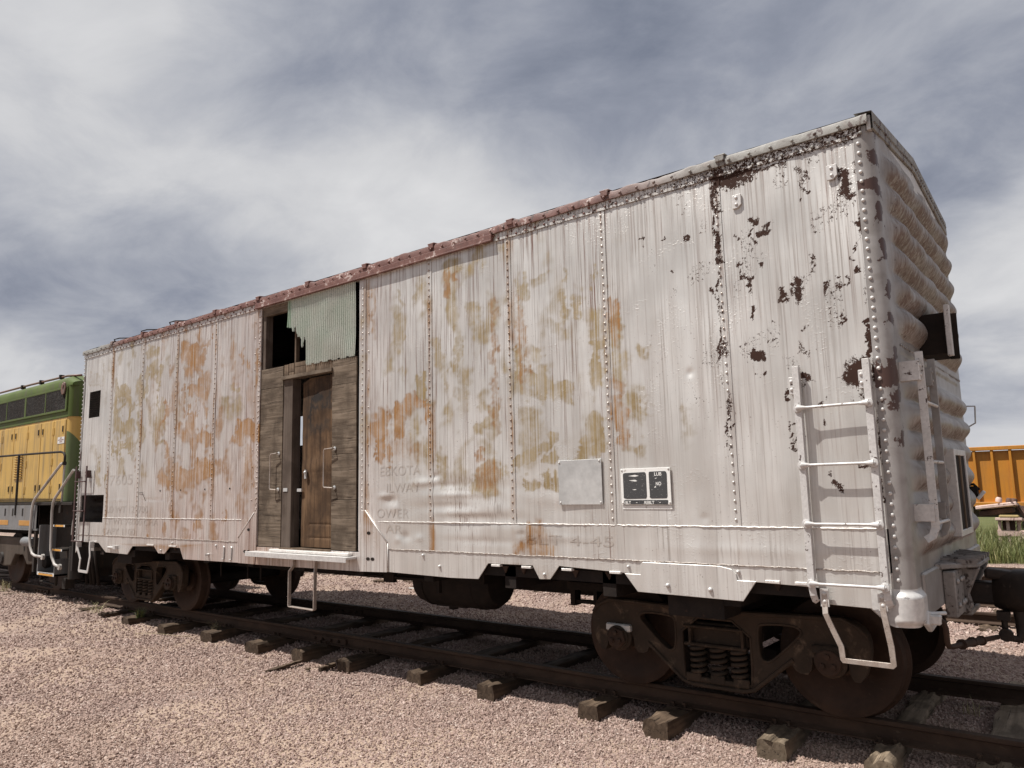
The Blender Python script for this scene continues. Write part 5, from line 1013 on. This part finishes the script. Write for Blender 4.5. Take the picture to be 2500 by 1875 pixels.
# second track and timbers beyond the boxcar
for yb, lab in ((5.65, 'bare rusty track in the gravel just behind the boxcar'), (10.0, 'far bare track beside the tall grass')):
    tb = empty('railway_track'); tag(tb, lab, 'railway track')
    for yc in (yb-.754, yb+.754): rail_mesh(-30, 6, yc, 60, -.06).build('rail', MT['rail'], tb, smooth=25)
    proto = tie_mesh(2.45, .22, .17, 400+int(yb))
    me0 = None
    for k in range(56):
        if me0 is None: o = proto.build('tie', MT['tie'], tb, smooth=35); me0 = o.data
        else: o = bpy.data.objects.new('tie', me0); COL.objects.link(o); o.parent = tb
        o.location = (2.5-k*.57+random.uniform(-.05, .05), yb, -.192-.085+random.uniform(-.004, .006)); o.rotation_euler = (0, 0, R(random.uniform(-1.5, 1.5)))
# ================================================================== LOCOMOTIVE
loco = empty('locomotive'); tag(loco, 'yellow and green hood diesel locomotive coupled behind the boxcar', 'locomotive')
def paint(name, col, col2=None, rough=.5, chip=None, grime=(.10, .085, .07)):
    m, t, b = new_mat(name); P = t.new('ShaderNodeNewGeometry').outputs['Position']
    n_ = t.noise(P, 1.6, 4, .6, .3); s_ = t.noise(t.vm('MULTIPLY', P, (9, 9, .8)), 1, 5, .6); f_ = t.noise(P, 30, 4, .6)
    c = t.mix(t.step(n_, .35, .7), (*col, 1), (*(col2 or [a*.86 for a in col]), 1))
    c = t.mix(t.m('MULTIPLY', t.step(s_, .44, .72), .55), c, (*grime, 1))
    if chip: c = t.mix(t.step(t.noise(P, 7, 6, .7, .5), .64, .66), c, (*chip, 1))
    t.put(b.inputs['Base Color'], c); b.inputs['Specular IOR Level'].default_value = .5 if max(col) > .12 else .12; t.put(b.inputs['Roughness'], t.lin(n_, .3, .7, rough-.08, rough+.1)); t.put(b.inputs['Normal'], t.bump(f_, .12, .004)); return m
LY_ = paint('loco_yellow', (.53, .335, .085), (.47, .30, .08)); LG = paint('loco_green', (.075, .105, .030), (.10, .13, .045), .55)
LGR = paint('loco_grey', (.18, .182, .185), (.13, .13, .13)); LDK = paint('loco_dark', (.034, .030, .028), (.026, .022, .019), .6, (.06, .035, .025), grime=(.05, .035, .025)); LPIPE = paint('handrail_grey', (.46, .43, .40), (.36, .33, .30), .45)
LTR = paint('loco_truck', (.075, .058, .046), (.05, .038, .03), .7, (.03, .024, .02))
LRD = paint('rust_cap', (.16, .07, .05), (.12, .08, .05)); LOR = simple('reflective_orange', (.70, .34, .04), (.62, .29, .04), .4, 0, 8, .1); LWH = simple('white_plate', (.72, .71, .69), (.65, .63, .6), .5, 0, 9, .05)
# hood end paint: yellow above a curved green field
m, t, b = new_mat('hood_end_two_tone'); P = t.new('ShaderNodeNewGeometry').outputs['Position']; x_, y_, z_ = t.sep(P)
lim = t.m('SUBTRACT', 2.95, t.m('MULTIPLY', t.m('ADD', y_, .87), 1.15)); n_ = t.noise(P, 2, 4, .6)
c = t.mix(t.step(t.m('SUBTRACT', z_, lim), -.008, .008), t.mix(n_, (.075, .105, .03, 1), (.10, .13, .045, 1)), t.mix(n_, (.53, .335, .085, 1), (.45, .285, .075, 1)))
t.put(b.inputs['Base Color'], c); b.inputs['Roughness'].default_value = .5; LEND = m
HX, HXL = -14.02, -26.0; HY = -.85
# hood body with rounded corner at the near end
def hood(z0, z1, yo, mat_, name, rc=.16):
    pts = [(HXL, -(-HY)-yo)]
    y0 = HY-yo; x1 = HX+yo
    pts = [(HXL, y0)]+[(x1-rc+rc*math.sin(a), y0+rc-rc*math.cos(a)) for a in np.linspace(0, math.pi/2, 8)]+[(x1-rc+rc*math.cos(a), -y0-rc+rc*math.sin(a)) for a in np.linspace(0, math.pi/2, 8)]+[(HXL, -y0)]
    return MB().prism(pts, z0, z1, ax='z').build(name, mat_, loco, smooth=35)
hood(1.615, 3.20, 0, LEND, 'hood_end_shell')
MB().box(HXL, HX-.17, HY-.004, HY+.05, 1.62, 3.19).build('hood_side', LY_, loco)
MB().box(HXL, HX-.165, HY-.012, HY+.02, 3.19, 3.215).build('drip_strip', LG, loco)
hood(3.20, 3.80, .015, LG, 'radiator_hood')
# rounded green roof
rf = MB(); xs = np.linspace(HXL, HX+.015, 40); prof = [(HY-.015, 3.80), (HY-.012, 3.88), (HY+.03, 3.95), (HY+.12, 4.0), (-.4, 4.05), (0, 4.06), (.4, 4.05), (-HY-.1, 4.0), (-HY+.012, 3.85), (-HY+.015, 3.8)]
P_ = np.zeros((len(xs), len(prof), 3))
for j, (a, b_) in enumerate(prof):
    P_[:, j, 0] = xs; P_[:, j, 1] = a; P_[:, j, 2] = b_
tl = _ss(HX-.25, HX+.02, xs); P_[:, :, 2] = P_[:, :, 2]-(tl**2*.16)[:, None]*((P_[:, :, 2]-3.78)/.28)
rf.grid(P_); rf.f.append(tuple(len(rf.v)-len(prof)+k for k in range(len(prof)))); rf.build('hood_roof', LG, loco, smooth=45)
MB().tube([(HXL, HY+.12, 4.06), (-16.5, HY+.12, 4.055), (-14.6, HY+.12, 4.035), (-13.98, HY+.12, 3.98)], .022, 8).build('roof_pipe', LRD, loco, smooth='all')
for x_ in (-14.9, -15.9, -16.9): MB().box(x_-.03, x_+.03, HY+.08, HY+.16, 4.0, 4.085).build('pipe_clamp', LDK, loco)
# screened intakes
m, t, b = new_mat('intake_screen'); P = t.new('ShaderNodeNewGeometry').outputs['Position']
v = t.voro(t.vm('MULTIPLY', P, (1, 1, .75)), 36, 'F1', 0); c = t.mix(t.step(v, .25, .55), (.17, .155, .14, 1), (.02, .018, .017, 1)); t.put(b.inputs['Base Color'], c); b.inputs['Roughness'].default_value = .7; t.put(b.inputs['Normal'], t.bump(v, .8, .02)); LSC = m
for xa, xb in ((-15.17, -14.24), (-16.18, -15.21), (-17.25, -16.28), (-18.25, -17.31), (-19.3, -18.35), (-20.3, -19.35)):
    f_ = MB().box(xa, xb, HY-.03, HY-.016, 3.345, 3.735).build('intake_screen', LSC, loco)
    wr = MB()
    for k in np.arange(xa-.4, xb, .055):
        for sg in (1, -1):
            a0, a1 = k, k+.39
            p0 = (a0, 3.345) if sg > 0 else (a0, 3.735); p1 = (a1, 3.735) if sg > 0 else (a1, 3.345)
            def clip(p, q):
                (x0, z0), (x1, z1) = p, q
                if x1 <= xa or x0 >= xb: return None
                if x0 < xa: z0 = z0+(z1-z0)*(xa-x0)/(x1-x0); x0 = xa
                if x1 > xb: z1 = z0+(z1-z0)*(xb-x0)/(x1-x0); x1 = xb
                return (x0, z0), (x1, z1)
            r_ = clip(p0, p1)
            if r_: wr.tube([(r_[0][0], HY-.036, r_[0][1]), (r_[1][0], HY-.036, r_[1][1])], .0045, 4)
    wr.build('screen_wire', LDK, f_)['kind'] = 'stuff'
fr = MB(); fr.box(HXL, -14.17, HY-.042, HY-.014, 3.735, 3.775).box(HXL, -14.17, HY-.042, HY-.014, 3.305, 3.345)
for x_, w_ in ((-14.20, .035), (-15.19, .02), (-16.23, .045), (-17.28, .02), (-18.3, .045), (-19.33, .02)): fr.box(x_-w_, x_+w_, HY-.040, HY-.014, 3.34, 3.74)
fr.build('intake_frame', LG, loco, bev=.004)
MB().prism([(-14.40, 3.70), (-14.38, 3.82), (-14.30, 3.87), (-14.22, 3.84), (-14.20, 3.75), (-14.24, 3.64), (-14.34, 3.62)], HY-.07, HY-.045).lathe([(.045, -.01), (.045, .01)], (-14.30, HY-.075, 3.79), (0, 1, 0), 12).build('lifting_lug', LRD, loco, bev=.006)
# hood doors
DX = [-14.20, -14.76, -15.37, -16.06, -16.80, -17.49, -18.2, -18.9, -19.6, -20.3]
for k in range(9):
    xa, xb = DX[k+1]+.012, DX[k]-.012
    d_ = MB().box(xa, xb, HY-.016, HY-.002, 1.66, 3.15).build('hood_door', LY_, loco, bev=.004)
    for z_ in (1.85, 2.37, 2.95): MB().box(xb-.035 if k % 2 else xa, xb if k % 2 else xa+.035, HY-.026, HY-.014, z_-.07, z_+.07).build('hinge', LRD if z_ > 5 else LY_, d_, bev=.002)
    for z_ in (1.88, 2.97):
        lx = xa+.09 if k % 2 else xb-.10
        MB().box(lx-.035, lx+.035, HY-.021, HY-.014, z_-.085, z_+.085).build('latch_plate', LY_, d_, bev=.003); MB().prism([(lx-.018, z_+.06), (lx+.018, z_+.06), (lx+.018, z_-.05), (lx-.018, z_-.05)], HY-.03, HY-.020).build('latch', LDK, d_)
lv = MB().box(-16.66, -16.18, HY-.019, HY-.015, 2.06, 2.56).build('louvre_panel', LY_, loco)
for k in range(10): MB().obox((-16.42, HY-.028, 2.09+k*.05), (.40, .035, .012), (R(-38), 0, 0)).build('louvre_slat', LWH if False else LY_, lv); 
for k in range(10): MB().box(-16.62, -16.22, HY-.0205, HY-.0185, 2.098+k*.05, 2.118+k*.05).build('louvre_gap', LDK, lv)
sg2 = MB().box(-14.53, -14.22, HY-.022, HY-.017, 2.70, 2.825).build('warning_sign', LWH, loco)
LTX = simple('sign_text', (.25, .06, .03), (.2, .05, .03), .6)
for s_, z_, w_, h_ in (('FIRE', 2.792, .09, .022), ('EXTINGUISHER', 2.757, .25, .022), ('INSIDE', 2.722, .13, .022)): text(s_, -14.375-w_/2, z_, h_, w_, HY-.0225, LTX, sg2, bold=.01)
MB().lathe([(.16, 0), (.16, .004)], (-17.75, HY-.017, 2.80), (0, -1, 0), 24).build('round_emblem', LWH, loco)
# deck, skirt and reflectors
DY = -1.2
MB().box(HXL, -12.86, DY, -DY, 1.555, 1.605).build('deck', LDK, loco, bev=.004)
MB().box(HXL, -14.36, DY-.006, DY+.03, 1.13, 1.555).build('side_skirt', LGR, loco, bev=.004)
MB().box(HXL, -14.3, DY-.012, DY+.02, 1.10, 1.13).build('skirt_edge', LGR, loco)
MB().box(-14.43, -14.36, DY-.004, DY+.04, .36, 1.555).build('step_stringer', LDK, loco)
for xa, xb in ((-15.20, -14.64), (-16.22, -15.76), (-17.4, -16.9)):
    rp_ = MB().box(xa, xb, DY-.010, DY-.005, 1.185, 1.275).build('reflector', LOR, loco)
    for z_ in (1.20, 1.22, 1.24, 1.26): MB().box(xa, xb, DY-.0115, DY-.0095, z_-.002, z_+.002).build('reflector_line', LRD, rp_)
for x_ in (-14.55, -15.05, -15.55, -15.95, -16.4): MB().box(x_-.03, x_+.03, DY-.012, DY-.004, 1.36, 1.50).build('skirt_latch', LDK, loco, bev=.003)
# step well
MB().prism([(-14.37, 1.555), (-14.37, 1.05), (-14.2, 1.05), (-14.2, .36), (-13.44, .36), (-13.44, .62), (-13.18, .80), (-13.18, 1.20), (-13.05, 1.35), (-12.88, 1.40), (-12.88, 1.555)], DY+.28, DY+.31).build('step_well_back', LDK, loco)
MB().box(-14.21, -14.18, DY, DY+.3, .33, 1.2).box(-13.46, -13.44, DY, DY+.3, .33, .62).build('step_side', LGR, loco)
for xa, xb, z_ in ((-14.18, -13.44, .345), (-13.70, -13.16, .785), (-13.6, -13.1, 1.2)):
    s_ = MB().box(xa, xb, DY, DY+.28, z_-.02, z_+.015).build('step_tread', LDK, loco); MB().box(xa+.06, xb-.05, DY-.004, DY-.001, z_-.017, z_+.012).build('tread_edge', LOR, s_)
    MB().box(xa, xb, DY-.002, DY+.0, z_-.02, z_+.035 if z_ < .5 else z_+.0151).build('tread_guard', LWH, s_)
    for xx in np.arange(xa+.1, xb-.08, .06): MB().box(xx, xx+.03, DY-.0045, DY-.002, z_+.014, z_+.028).build('tread_tooth', LDK, s_)
MB().box(-12.90, -12.84, -1.15, 1.15, .45, 1.555).build('pilot_plate', LDK, loco)
MB().box(-14.3, -12.95, DY+.3, -.3, .30, 1.0).build('pilot_box', LDK, loco)
# handrails
MB().tube([(HXL, DY, 2.56), (-16.4, DY, 2.54), (-14.2, DY, 2.505), (-13.45, DY, 2.49), (-13.32, DY, 2.465), (-13.27, DY, 2.41), (-13.27, DY, 2.27)], .020, 9).build('handrail', LDK, loco, smooth='all')
MB().cyl((-15.42, DY-.005, 2.52), (-15.40, DY-.01, 1.37), .022, 9).build('rail_post', LDK, loco, smooth=True); MB().cyl((-17.9, DY-.005, 2.54), (-17.9, DY-.01, 1.37), .022, 9).build('rail_post', LDK, loco, smooth=True)
MB().cyl((-13.28, DY+.01, 2.28), (-13.36, DY+.02, 1.45), .016, 9).build('rail_post', LPIPE, loco, smooth=True); MB().box(-13.41, -13.33, DY-.0, DY+.04, 1.42, 1.56).build('post_socket', LDK, loco)
MB().lathe([(.034, -.03), (.034, .03)], (-13.275, DY, 2.28), (0, 0, 1), 10).build('rail_joint', LDK, loco)
MB().tube([(-13.29, DY-.01, 2.285), (-13.36, DY-.02, 2.27), (-14.38, DY-.04, 1.68), (-14.46, DY-.04, 1.60), (-14.50, DY-.04, 1.45), (-14.52, DY-.04, .98), (-14.46, DY-.04, .80), (-14.36, DY-.04, .69), (-14.25, DY-.03, .655), (-13.97, DY-.01, .645)], .024, 10).lathe([(.05, -.02), (.05, .02)], (-13.95, DY-.01, .645), (0, 1, 0), 14).build('step_handrail', LPIPE, loco, smooth=45)
MB().tube([(-12.79, DY-.03, 2.15), (-13.48, DY-.04, 1.68), (-13.55, DY-.04, 1.60), (-13.57, DY-.04, 1.45), (-13.53, DY-.04, .80), (-13.46, DY-.04, .66), (-13.36, DY-.03, .54), (-13.19, DY-.02, .505)], .024, 10).lathe([(.05, -.02), (.05, .02)], (-13.17, DY-.02, .505), (0, 1, 0), 14).build('step_handrail', LPIPE, loco, smooth=45)
MB().tube([(-12.95, DY+.1, 1.55), (-12.9, DY+.05, 1.25), (-12.92, DY+.05, 1.05)], .016, 8).build('cut_lever_handle', LPIPE, loco, smooth=True)
# truck
fp = [(-17.2, .95), (-14.6, .95), (-14.45, .85), (-14.42, .60), (-14.55, .48), (-15.0, .45), (-15.2, .62), (-15.6, .62), (-15.8, .40), (-16.2, .38), (-16.6, .45), (-17.2, .40)]
tf = MB().prism(fp, -1.10, -1.0).build('truck', LTR, loco, bev=.02, seg=2)
for x_ in (-16.3, -14.26, -18.4):
    MB().lathe([(.10, -.02), (.2, -.05), (.42, -.01), (.46, 0), (.50, -.005), (.505, -.10), (.53, -.125), (.50, -.14), (.1, -.14)], (x_, -.84, .515), (0, -1, 0), 40).build('wheel', MT['wheel'], tf, smooth=35)
    MB().lathe([(.50, 0), (.50, .10), (.53, .13)], (x_, .7, .515), (0, 1, 0), 30).build('wheel', MT['wheel'], tf, smooth=35)
    MB().lathe([(.13, 0), (.14, .08), (.10, .13)], (x_, -1.0, .53), (0, -1, 0), 16).build('journal_box', LDK, tf, smooth=35)
for x_ in (-15.15, -14.75): MB().prism([(x_+.025*math.cos(a), .76+.06*math.sin(a)) for a in np.linspace(0, 6.28, 11)[:-1]], -1.105, -1.1).build('frame_hole', MT['dark'], tf)
MB().lathe([(.03, 0), (.085, .01), (.09, .05), (.09, .42), (.075, .46), (.02, .47)], (-15.05, -1.14, .885), (1, 0, 0), 18).build('brake_cylinder', LGR, tf, smooth=40)
MB().lathe([(.06, 0), (.075, .03), (.06, .06)], (-14.42, -1.12, .50), (.7, -.7, 0), 14).build('sand_hose_end', LDK, tf, smooth=40)
MB().tube([(-14.28, -1.1, .35), (-14.27, -1.1, .2), (-13.6, -1.1, .17), (-13.58, -1.1, .33)], .025, 8).build('brake_hanger', LDK, tf)
for x_ in (-12.95, -12.78, -12.66, -12.5): MB().tube([(x_, -.9+random.uniform(-.1, .2), .9), (x_+.02, -.9, .5), (x_+.01, -.85, .2)], .028, 8).build('air_hose', MT['dark'], loco, smooth='all')
MB().box(-13.35, -13.2, -1.1, -.95, .12, .3).build('rail_guard', LDK, loco); MB().cyl((-13.0, -1.02, .30), (-13.0, -1.02, .85), .12, 14).build('air_tank', LDK, loco, smooth=40)
MB().box(-12.9, -12.45, -.10, .10, .72, .92).box(-12.6, -12.4, -.2, .2, .68, .98).build('coupler', MT['coupler'], loco, bev=.02)
MB().box(HXL, -13.0, -.9, .9, 1.0, 1.55).build('frame', MT['dark'], loco)
# ================================================================== BACKGROUND AND SMALL THINGS
gon = empty('gondola_car'); tag(gon, 'orange ribbed gondola car standing beyond the grass', 'gondola car')
OR = paint('gondola_orange', (.50, .205, .022), (.45, .185, .022), .5, grime=(.30, .13, .03)); ORD = paint('gondola_frame', (.12, .10, .085), (.09, .075, .065))
GY = 20.0
MB().box(-15.8, 2.6, GY+.10, GY+2.7, .85, 2.45).build('car_body', OR, gon)
MB().box(-15.9, 2.7, GY-.02, GY+.18, 2.47, 2.585).build('top_rail', OR, gon, bev=.01)
MB().box(-15.9, 2.7, GY-.02, GY+.2, .80, .93).build('bottom_sill', OR, gon, bev=.01)
for k in range(40):
    x_ = -15.5+k*.462-.005
    MB().prism([(x_-.045, GY+.098), (x_-.03, GY+.0), (x_+.03, GY+.0), (x_+.045, GY+.098)], .93, 2.47, ax='z').build('side_rib', OR, gon)
MB().box(-15.7, 2.5, GY+.8, GY+2.0, .45, .80).build('underframe', ORD, gon)
for xc in (-13.6, -.3):
    tg = MB().prism([(xc-1.1, .55), (xc+1.1, .55), (xc+1.1, .35), (xc+.4, .12), (xc-.4, .12), (xc-1.1, .35)], GY+.35, GY+.45).build('truck', ORD, gon)
    for dx in (-.84, .84): MB().lathe([(.1, 0), (.40, 0), (.42, .01), (.42, .12)], (xc+dx, GY+.6, .22), (0, 1, 0), 28).build('wheel', ORD, tg, smooth=35)
tb = empty('railway_track'); tag(tb, 'track hidden in grass under the orange gondola', 'railway track')
for yc in (GY+.65, GY+2.1): MB().box(-30, 8, yc-.035, yc+.035, -.30, -.19).build('rail', MT['rail'], tb)
# scrap machine, faded pink paint over rust
scr = empty('scrap_machine'); tag(scr, 'rusty faded pink scrap machine in the tall grass', 'scrap machine')
PK = simple('faded_pink_paint', (.62, .45, .38), (.55, .39, .33), .7, 0, 3, .4, .01, c3=(.10, .05, .04), th3=(.55, .60)); RU = simple('scrap_rust', (.12, .065, .045), (.08, .045, .033), .9, 0, 5, .5, .01)
MB().obox((-1.23, 16, .93), (.90, .55, .10), (R(-6), R(-7), 0)).build('table_plate', PK, scr, bev=.02)
MB().obox((-1.25, 16.05, .80), (.75, .4, .14), (0, R(-9), 0)).build('table_base', RU, scr, bev=.02)
for x_, z_ in ((-1.20, 1.08), (-.98, 1.06), (-.88, 1.05)): MB().lathe([(.07, 0), (.075, .08), (.05, .12)], (x_, 16, z_-.04), (.3, 0, 1), 10).build('lug', PK if x_ < -1.1 else RU, scr, smooth=40)
MB().obox((-.98, 15.8, .62), (.56, .5, .07), (R(-4), 0, 0)).build('seat_frame', PK, scr, bev=.01); MB().obox((-.97, 15.75, .68), (.42, .40, .08), (R(-6), 0, 0)).build('seat_pad', simple('mustard_pad', (.38, .28, .11), (.30, .22, .09), .8), scr, bev=.03, seg=2)
for x_ in (-1.2, -1.02, -.8): MB().obox((x_, 15.7, .28), (.07, .07, .66), (0, R(random.uniform(-4, 4)), 0)).build('leg', PK, scr, bev=.008)
MB().box(-1.25, -.70, 15.65, 15.72, .22, .36).build('cross_bar', PK, scr); MB().box(-1.15, -.88, 15.75, 15.9, .35, .58).build('gearbox', RU, scr, bev=.02)
for k in range(4): MB().tube([(-.86+.05*k, 16, 1.0-.02*k), (-.70+.06*k, 15.9, .72), (-.55+.06*k, 15.85, .45)], .022, 6).build('bent_bar', RU, scr)
MB().box(-.78, -.2, 15.6, 15.9, .15, .36).build('skid', PK, scr, bev=.02)
# tall grass
gm, t, b = new_mat('tall_grass'); r_ = t.attr('tone'); P = t.new('ShaderNodeNewGeometry').outputs['Position']
c = t.mix(r_, (.085, .115, .028, 1), (.23, .21, .08, 1)); c = t.mix(t.step(r_, .82, .95), c, (.42, .36, .19, 1)); t.put(b.inputs['Base Color'], c); b.inputs['Roughness'].default_value = .6
b.inputs['Subsurface Weight'].default_value = .0
def grass_field(name, n, xr, yr, hr, label, seed, lean=.25, w=.006):
    rn = np.random.default_rng(seed); v = []; f = []; tone = []
    cl = Fld(seed+1, 1.2)
    for i in range(n):
        x = rn.uniform(*xr); y = rn.uniform(*yr); q = float(cl(np.array(x), np.array(y)))
        if rn.random() > .75+.3*q: continue
        h = rn.uniform(*hr)*(1+.22*q); a = rn.uniform(0, 6.28); ww = w*rn.uniform(.7, 1.5); dx, dy_ = math.cos(a)*ww, math.sin(a)*ww
        lx, ly = rn.normal(0, lean)*h, rn.normal(0, lean)*h; z = float(gz(x, y))-.02; o = len(v)
        v += [(x-dx, y-dy_, z), (x+dx, y+dy_, z), (x+lx*.35+dx*.8, y+ly*.35+dy_*.8, z+h*.55), (x+lx*.35-dx*.8, y+ly*.35-dy_*.8, z+h*.55), (x+lx, y+ly, z+h)]
        f += [(o, o+1, o+2, o+3), (o+3, o+2, o+4)]; tn = min(1, max(0, rn.beta(1.6, 3)+.12*q)); tone += [tn]*5
    mb = MB(); mb.v = v; mb.f = f
    me = bpy.data.meshes.new(name); me.from_pydata(v, [], f); me.materials.append(gm); me.attributes.new('tone', 'FLOAT', 'POINT').data.foreach_set('value', np.array(tone, np.float32))
    o = bpy.data.objects.new(name, me); COL.objects.link(o); return tag(o, label, 'grass', kind='stuff')
grass_field('grass', 26000, (-5.5, 4), (13.1, 19.3), (.28, .58), 'tall green and straw grass between the gravel and the orange gondola', 5)
grass_field('grass', 9000, (-6, 6), (13.0, 14.6), (.16, .42), 'shorter grass along the gravel edge', 6)
# weeds by the near rail
def weed(x, y, n, h, spread, label, seed, dry):
    rn = np.random.default_rng(seed); v = []; f = []; tone = []
    def blade(p, q, r_, ww, tn):
        dx, dy_ = (q[1]-p[1]), -(q[0]-p[0]); L = math.hypot(dx, dy_)+1e-6; dx, dy_ = dx/L*ww, dy_/L*ww; o = len(v)
        v.extend([(p[0]-dx, p[1]-dy_, p[2]), (p[0]+dx, p[1]+dy_, p[2]), (q[0]+dx*.7, q[1]+dy_*.7, q[2]), (q[0]-dx*.7, q[1]-dy_*.7, q[2]), r_]); f.extend([(o, o+1, o+2, o+3), (o+3, o+2, o+4)]); tone.extend([tn]*5)
    z = float(gz(x, y))
    for i in range(n):
        a = rn.uniform(0, 6.28); s_ = abs(rn.normal(0, spread)); hh = h*rn.uniform(.5, 1.1); b0 = (x+rn.normal(0, spread*.25), y+rn.normal(0, spread*.25), z)
        mid_ = (b0[0]+math.cos(a)*s_*.4, b0[1]+math.sin(a)*s_*.4, z+hh*.7); tip = (b0[0]+math.cos(a)*s_*(1.1 if not dry else 1.3), b0[1]+math.sin(a)*s_*1.1, z+hh*(1 if not dry else .95))
        tn = rn.uniform(.85, 1) if dry else rn.uniform(0, .5); blade(b0, mid_, tip, .0022 if dry else .003, tn)
        if not dry:
            for k in range(5):
                u = rn.uniform(.3, 1); c_ = [b0[j]+(mid_[j]-b0[j])*u for j in range(3)]; aa = rn.uniform(0, 6.28); l_ = rn.uniform(.015, .045)
                blade(tuple(c_), (c_[0]+math.cos(aa)*l_*.5, c_[1]+math.sin(aa)*l_*.5, c_[2]+.01), (c_[0]+math.cos(aa)*l_, c_[1]+math.sin(aa)*l_, c_[2]+.004), .005, tn)
    me = bpy.data.meshes.new('weed'); me.from_pydata(v, [], f); me.materials.append(gm); me.attributes.new('tone', 'FLOAT', 'POINT').data.foreach_set('value', np.array(tone, np.float32))
    o = bpy.data.objects.new('weed', me); COL.objects.link(o); tag(o, label, 'weed', 'weeds along the near rail')
weed(-10.62, -1.02, 60, .22, .10, 'green bushy weed beside the tie at the far truck', 11, False)
weed(-8.55, -.98, 26, .26, .10, 'sparse dry stalks against the near rail right of the far truck', 12, True)
weed(-11.9, -1.15, 40, .16, .25, 'dry straw tuft by the rail below the locomotive step end', 13, True)
weed(-16.2, -1.05, 60, .22, .18, 'dry yellow grass tuft by the rail under the locomotive', 14, True)
weed(.05, .45, 22, .14, .10, 'thin pale stalks between the rails behind the near wheel', 15, True)
# loose wood
def chip(pts, w, th, label, seed, mat='tiepale'):
    rn = np.random.default_rng(seed); (xa, ya), (xb, yb) = pts; L = math.hypot(xb-xa, yb-ya); n_ = 9; mb = MB(); rows = []
    for i in range(n_):
        u = i/(n_-1); ww = w*(.35+.65*math.sin(math.pi*min(1, u*.75+.2)))*rn.uniform(.8, 1.15); rows.append([(-ww/2+rn.normal(0, .004), u*L-L/2, th/2), (ww/2+rn.normal(0, .004), u*L-L/2, th/2+rn.normal(0, .003)), (ww/2, u*L-L/2, -th/2), (-ww/2, u*L-L/2, -th/2)])
    A_ = np.array(rows); A_ = np.concatenate([A_, A_[:, :1]], 1); mb.grid(A_); mb.f += [(0, 1, 2, 3), tuple(5*(n_-1)+k for k in (3, 2, 1, 0))]
    o = mb.build('wood_splinter', MT[mat]); o.location = ((xa+xb)/2, (ya+yb)/2, float(gz((xa+xb)/2, (ya+yb)/2))+.02+th/2); o.rotation_euler = (R(2), R(rn.uniform(-8, 8)), math.atan2(yb-ya, xb-xa)-math.pi/2)
    tag(o, label, 'wood scrap', 'loose wood by the ties')
chip(((-6.24, -1.72), (-6.30, -1.24)), .09, .025, 'long split board lying on the gravel beside the track', 21, 'tie')
chip(((-5.80, -1.36), (-5.84, -1.12)), .06, .04, 'short dark chunk of wood next to a tie end', 22, 'tie')
chip(((-5.95, -1.42), (-5.98, -1.36)), .04, .015, 'tiny wood chip between the split board and the tie', 23, 'tie')
chip(((-11.2, 4.1), (-10.9, 4.25)), .16, .03, 'dark flat scrap on the gravel behind the boxcar', 24, 'tie')
cr = MB(); pts = [(-9.55+.09*math.cos(a), 3.6+.05*math.sin(a), float(gz(-9.55, 3.6))+.03) for a in np.linspace(.3, 2.9, 9)]
tag(cr.tube(pts, .012, 6).build('broken_ring', LWH, smooth='all'), 'small white broken ring on the gravel behind the boxcar', 'ring')
# dry straws on the gravel
for k, (xa, ya, xb, yb, lab) in enumerate(((-2.75, -3.55, -2.45, -3.15, 'dry straw stalk lying in the foreground gravel at left'), (-.95, -2.6, -1.12, -2.25, 'dry straw stalk on the gravel below the near truck'), (-9.75, -1.5, -8.9, -1.15, 'thin dry twig across the gravel near the far truck'))):
    z = float(gz(xa, ya)); n_ = 7; pp = [(xa+(xb-xa)*u, ya+(yb-ya)*u+.03*math.sin(u*3), z+.025+.012*math.sin(u*6)) for u in np.linspace(0, 1, n_)]
    m_ = MT.get('straw') or simple('dry_straw', (.42, .34, .20), (.34, .27, .16), .8); MT['straw'] = m_
    tag(MB().tube(pp, .003, 5).build('straw_stalk', m_), lab, 'straw')
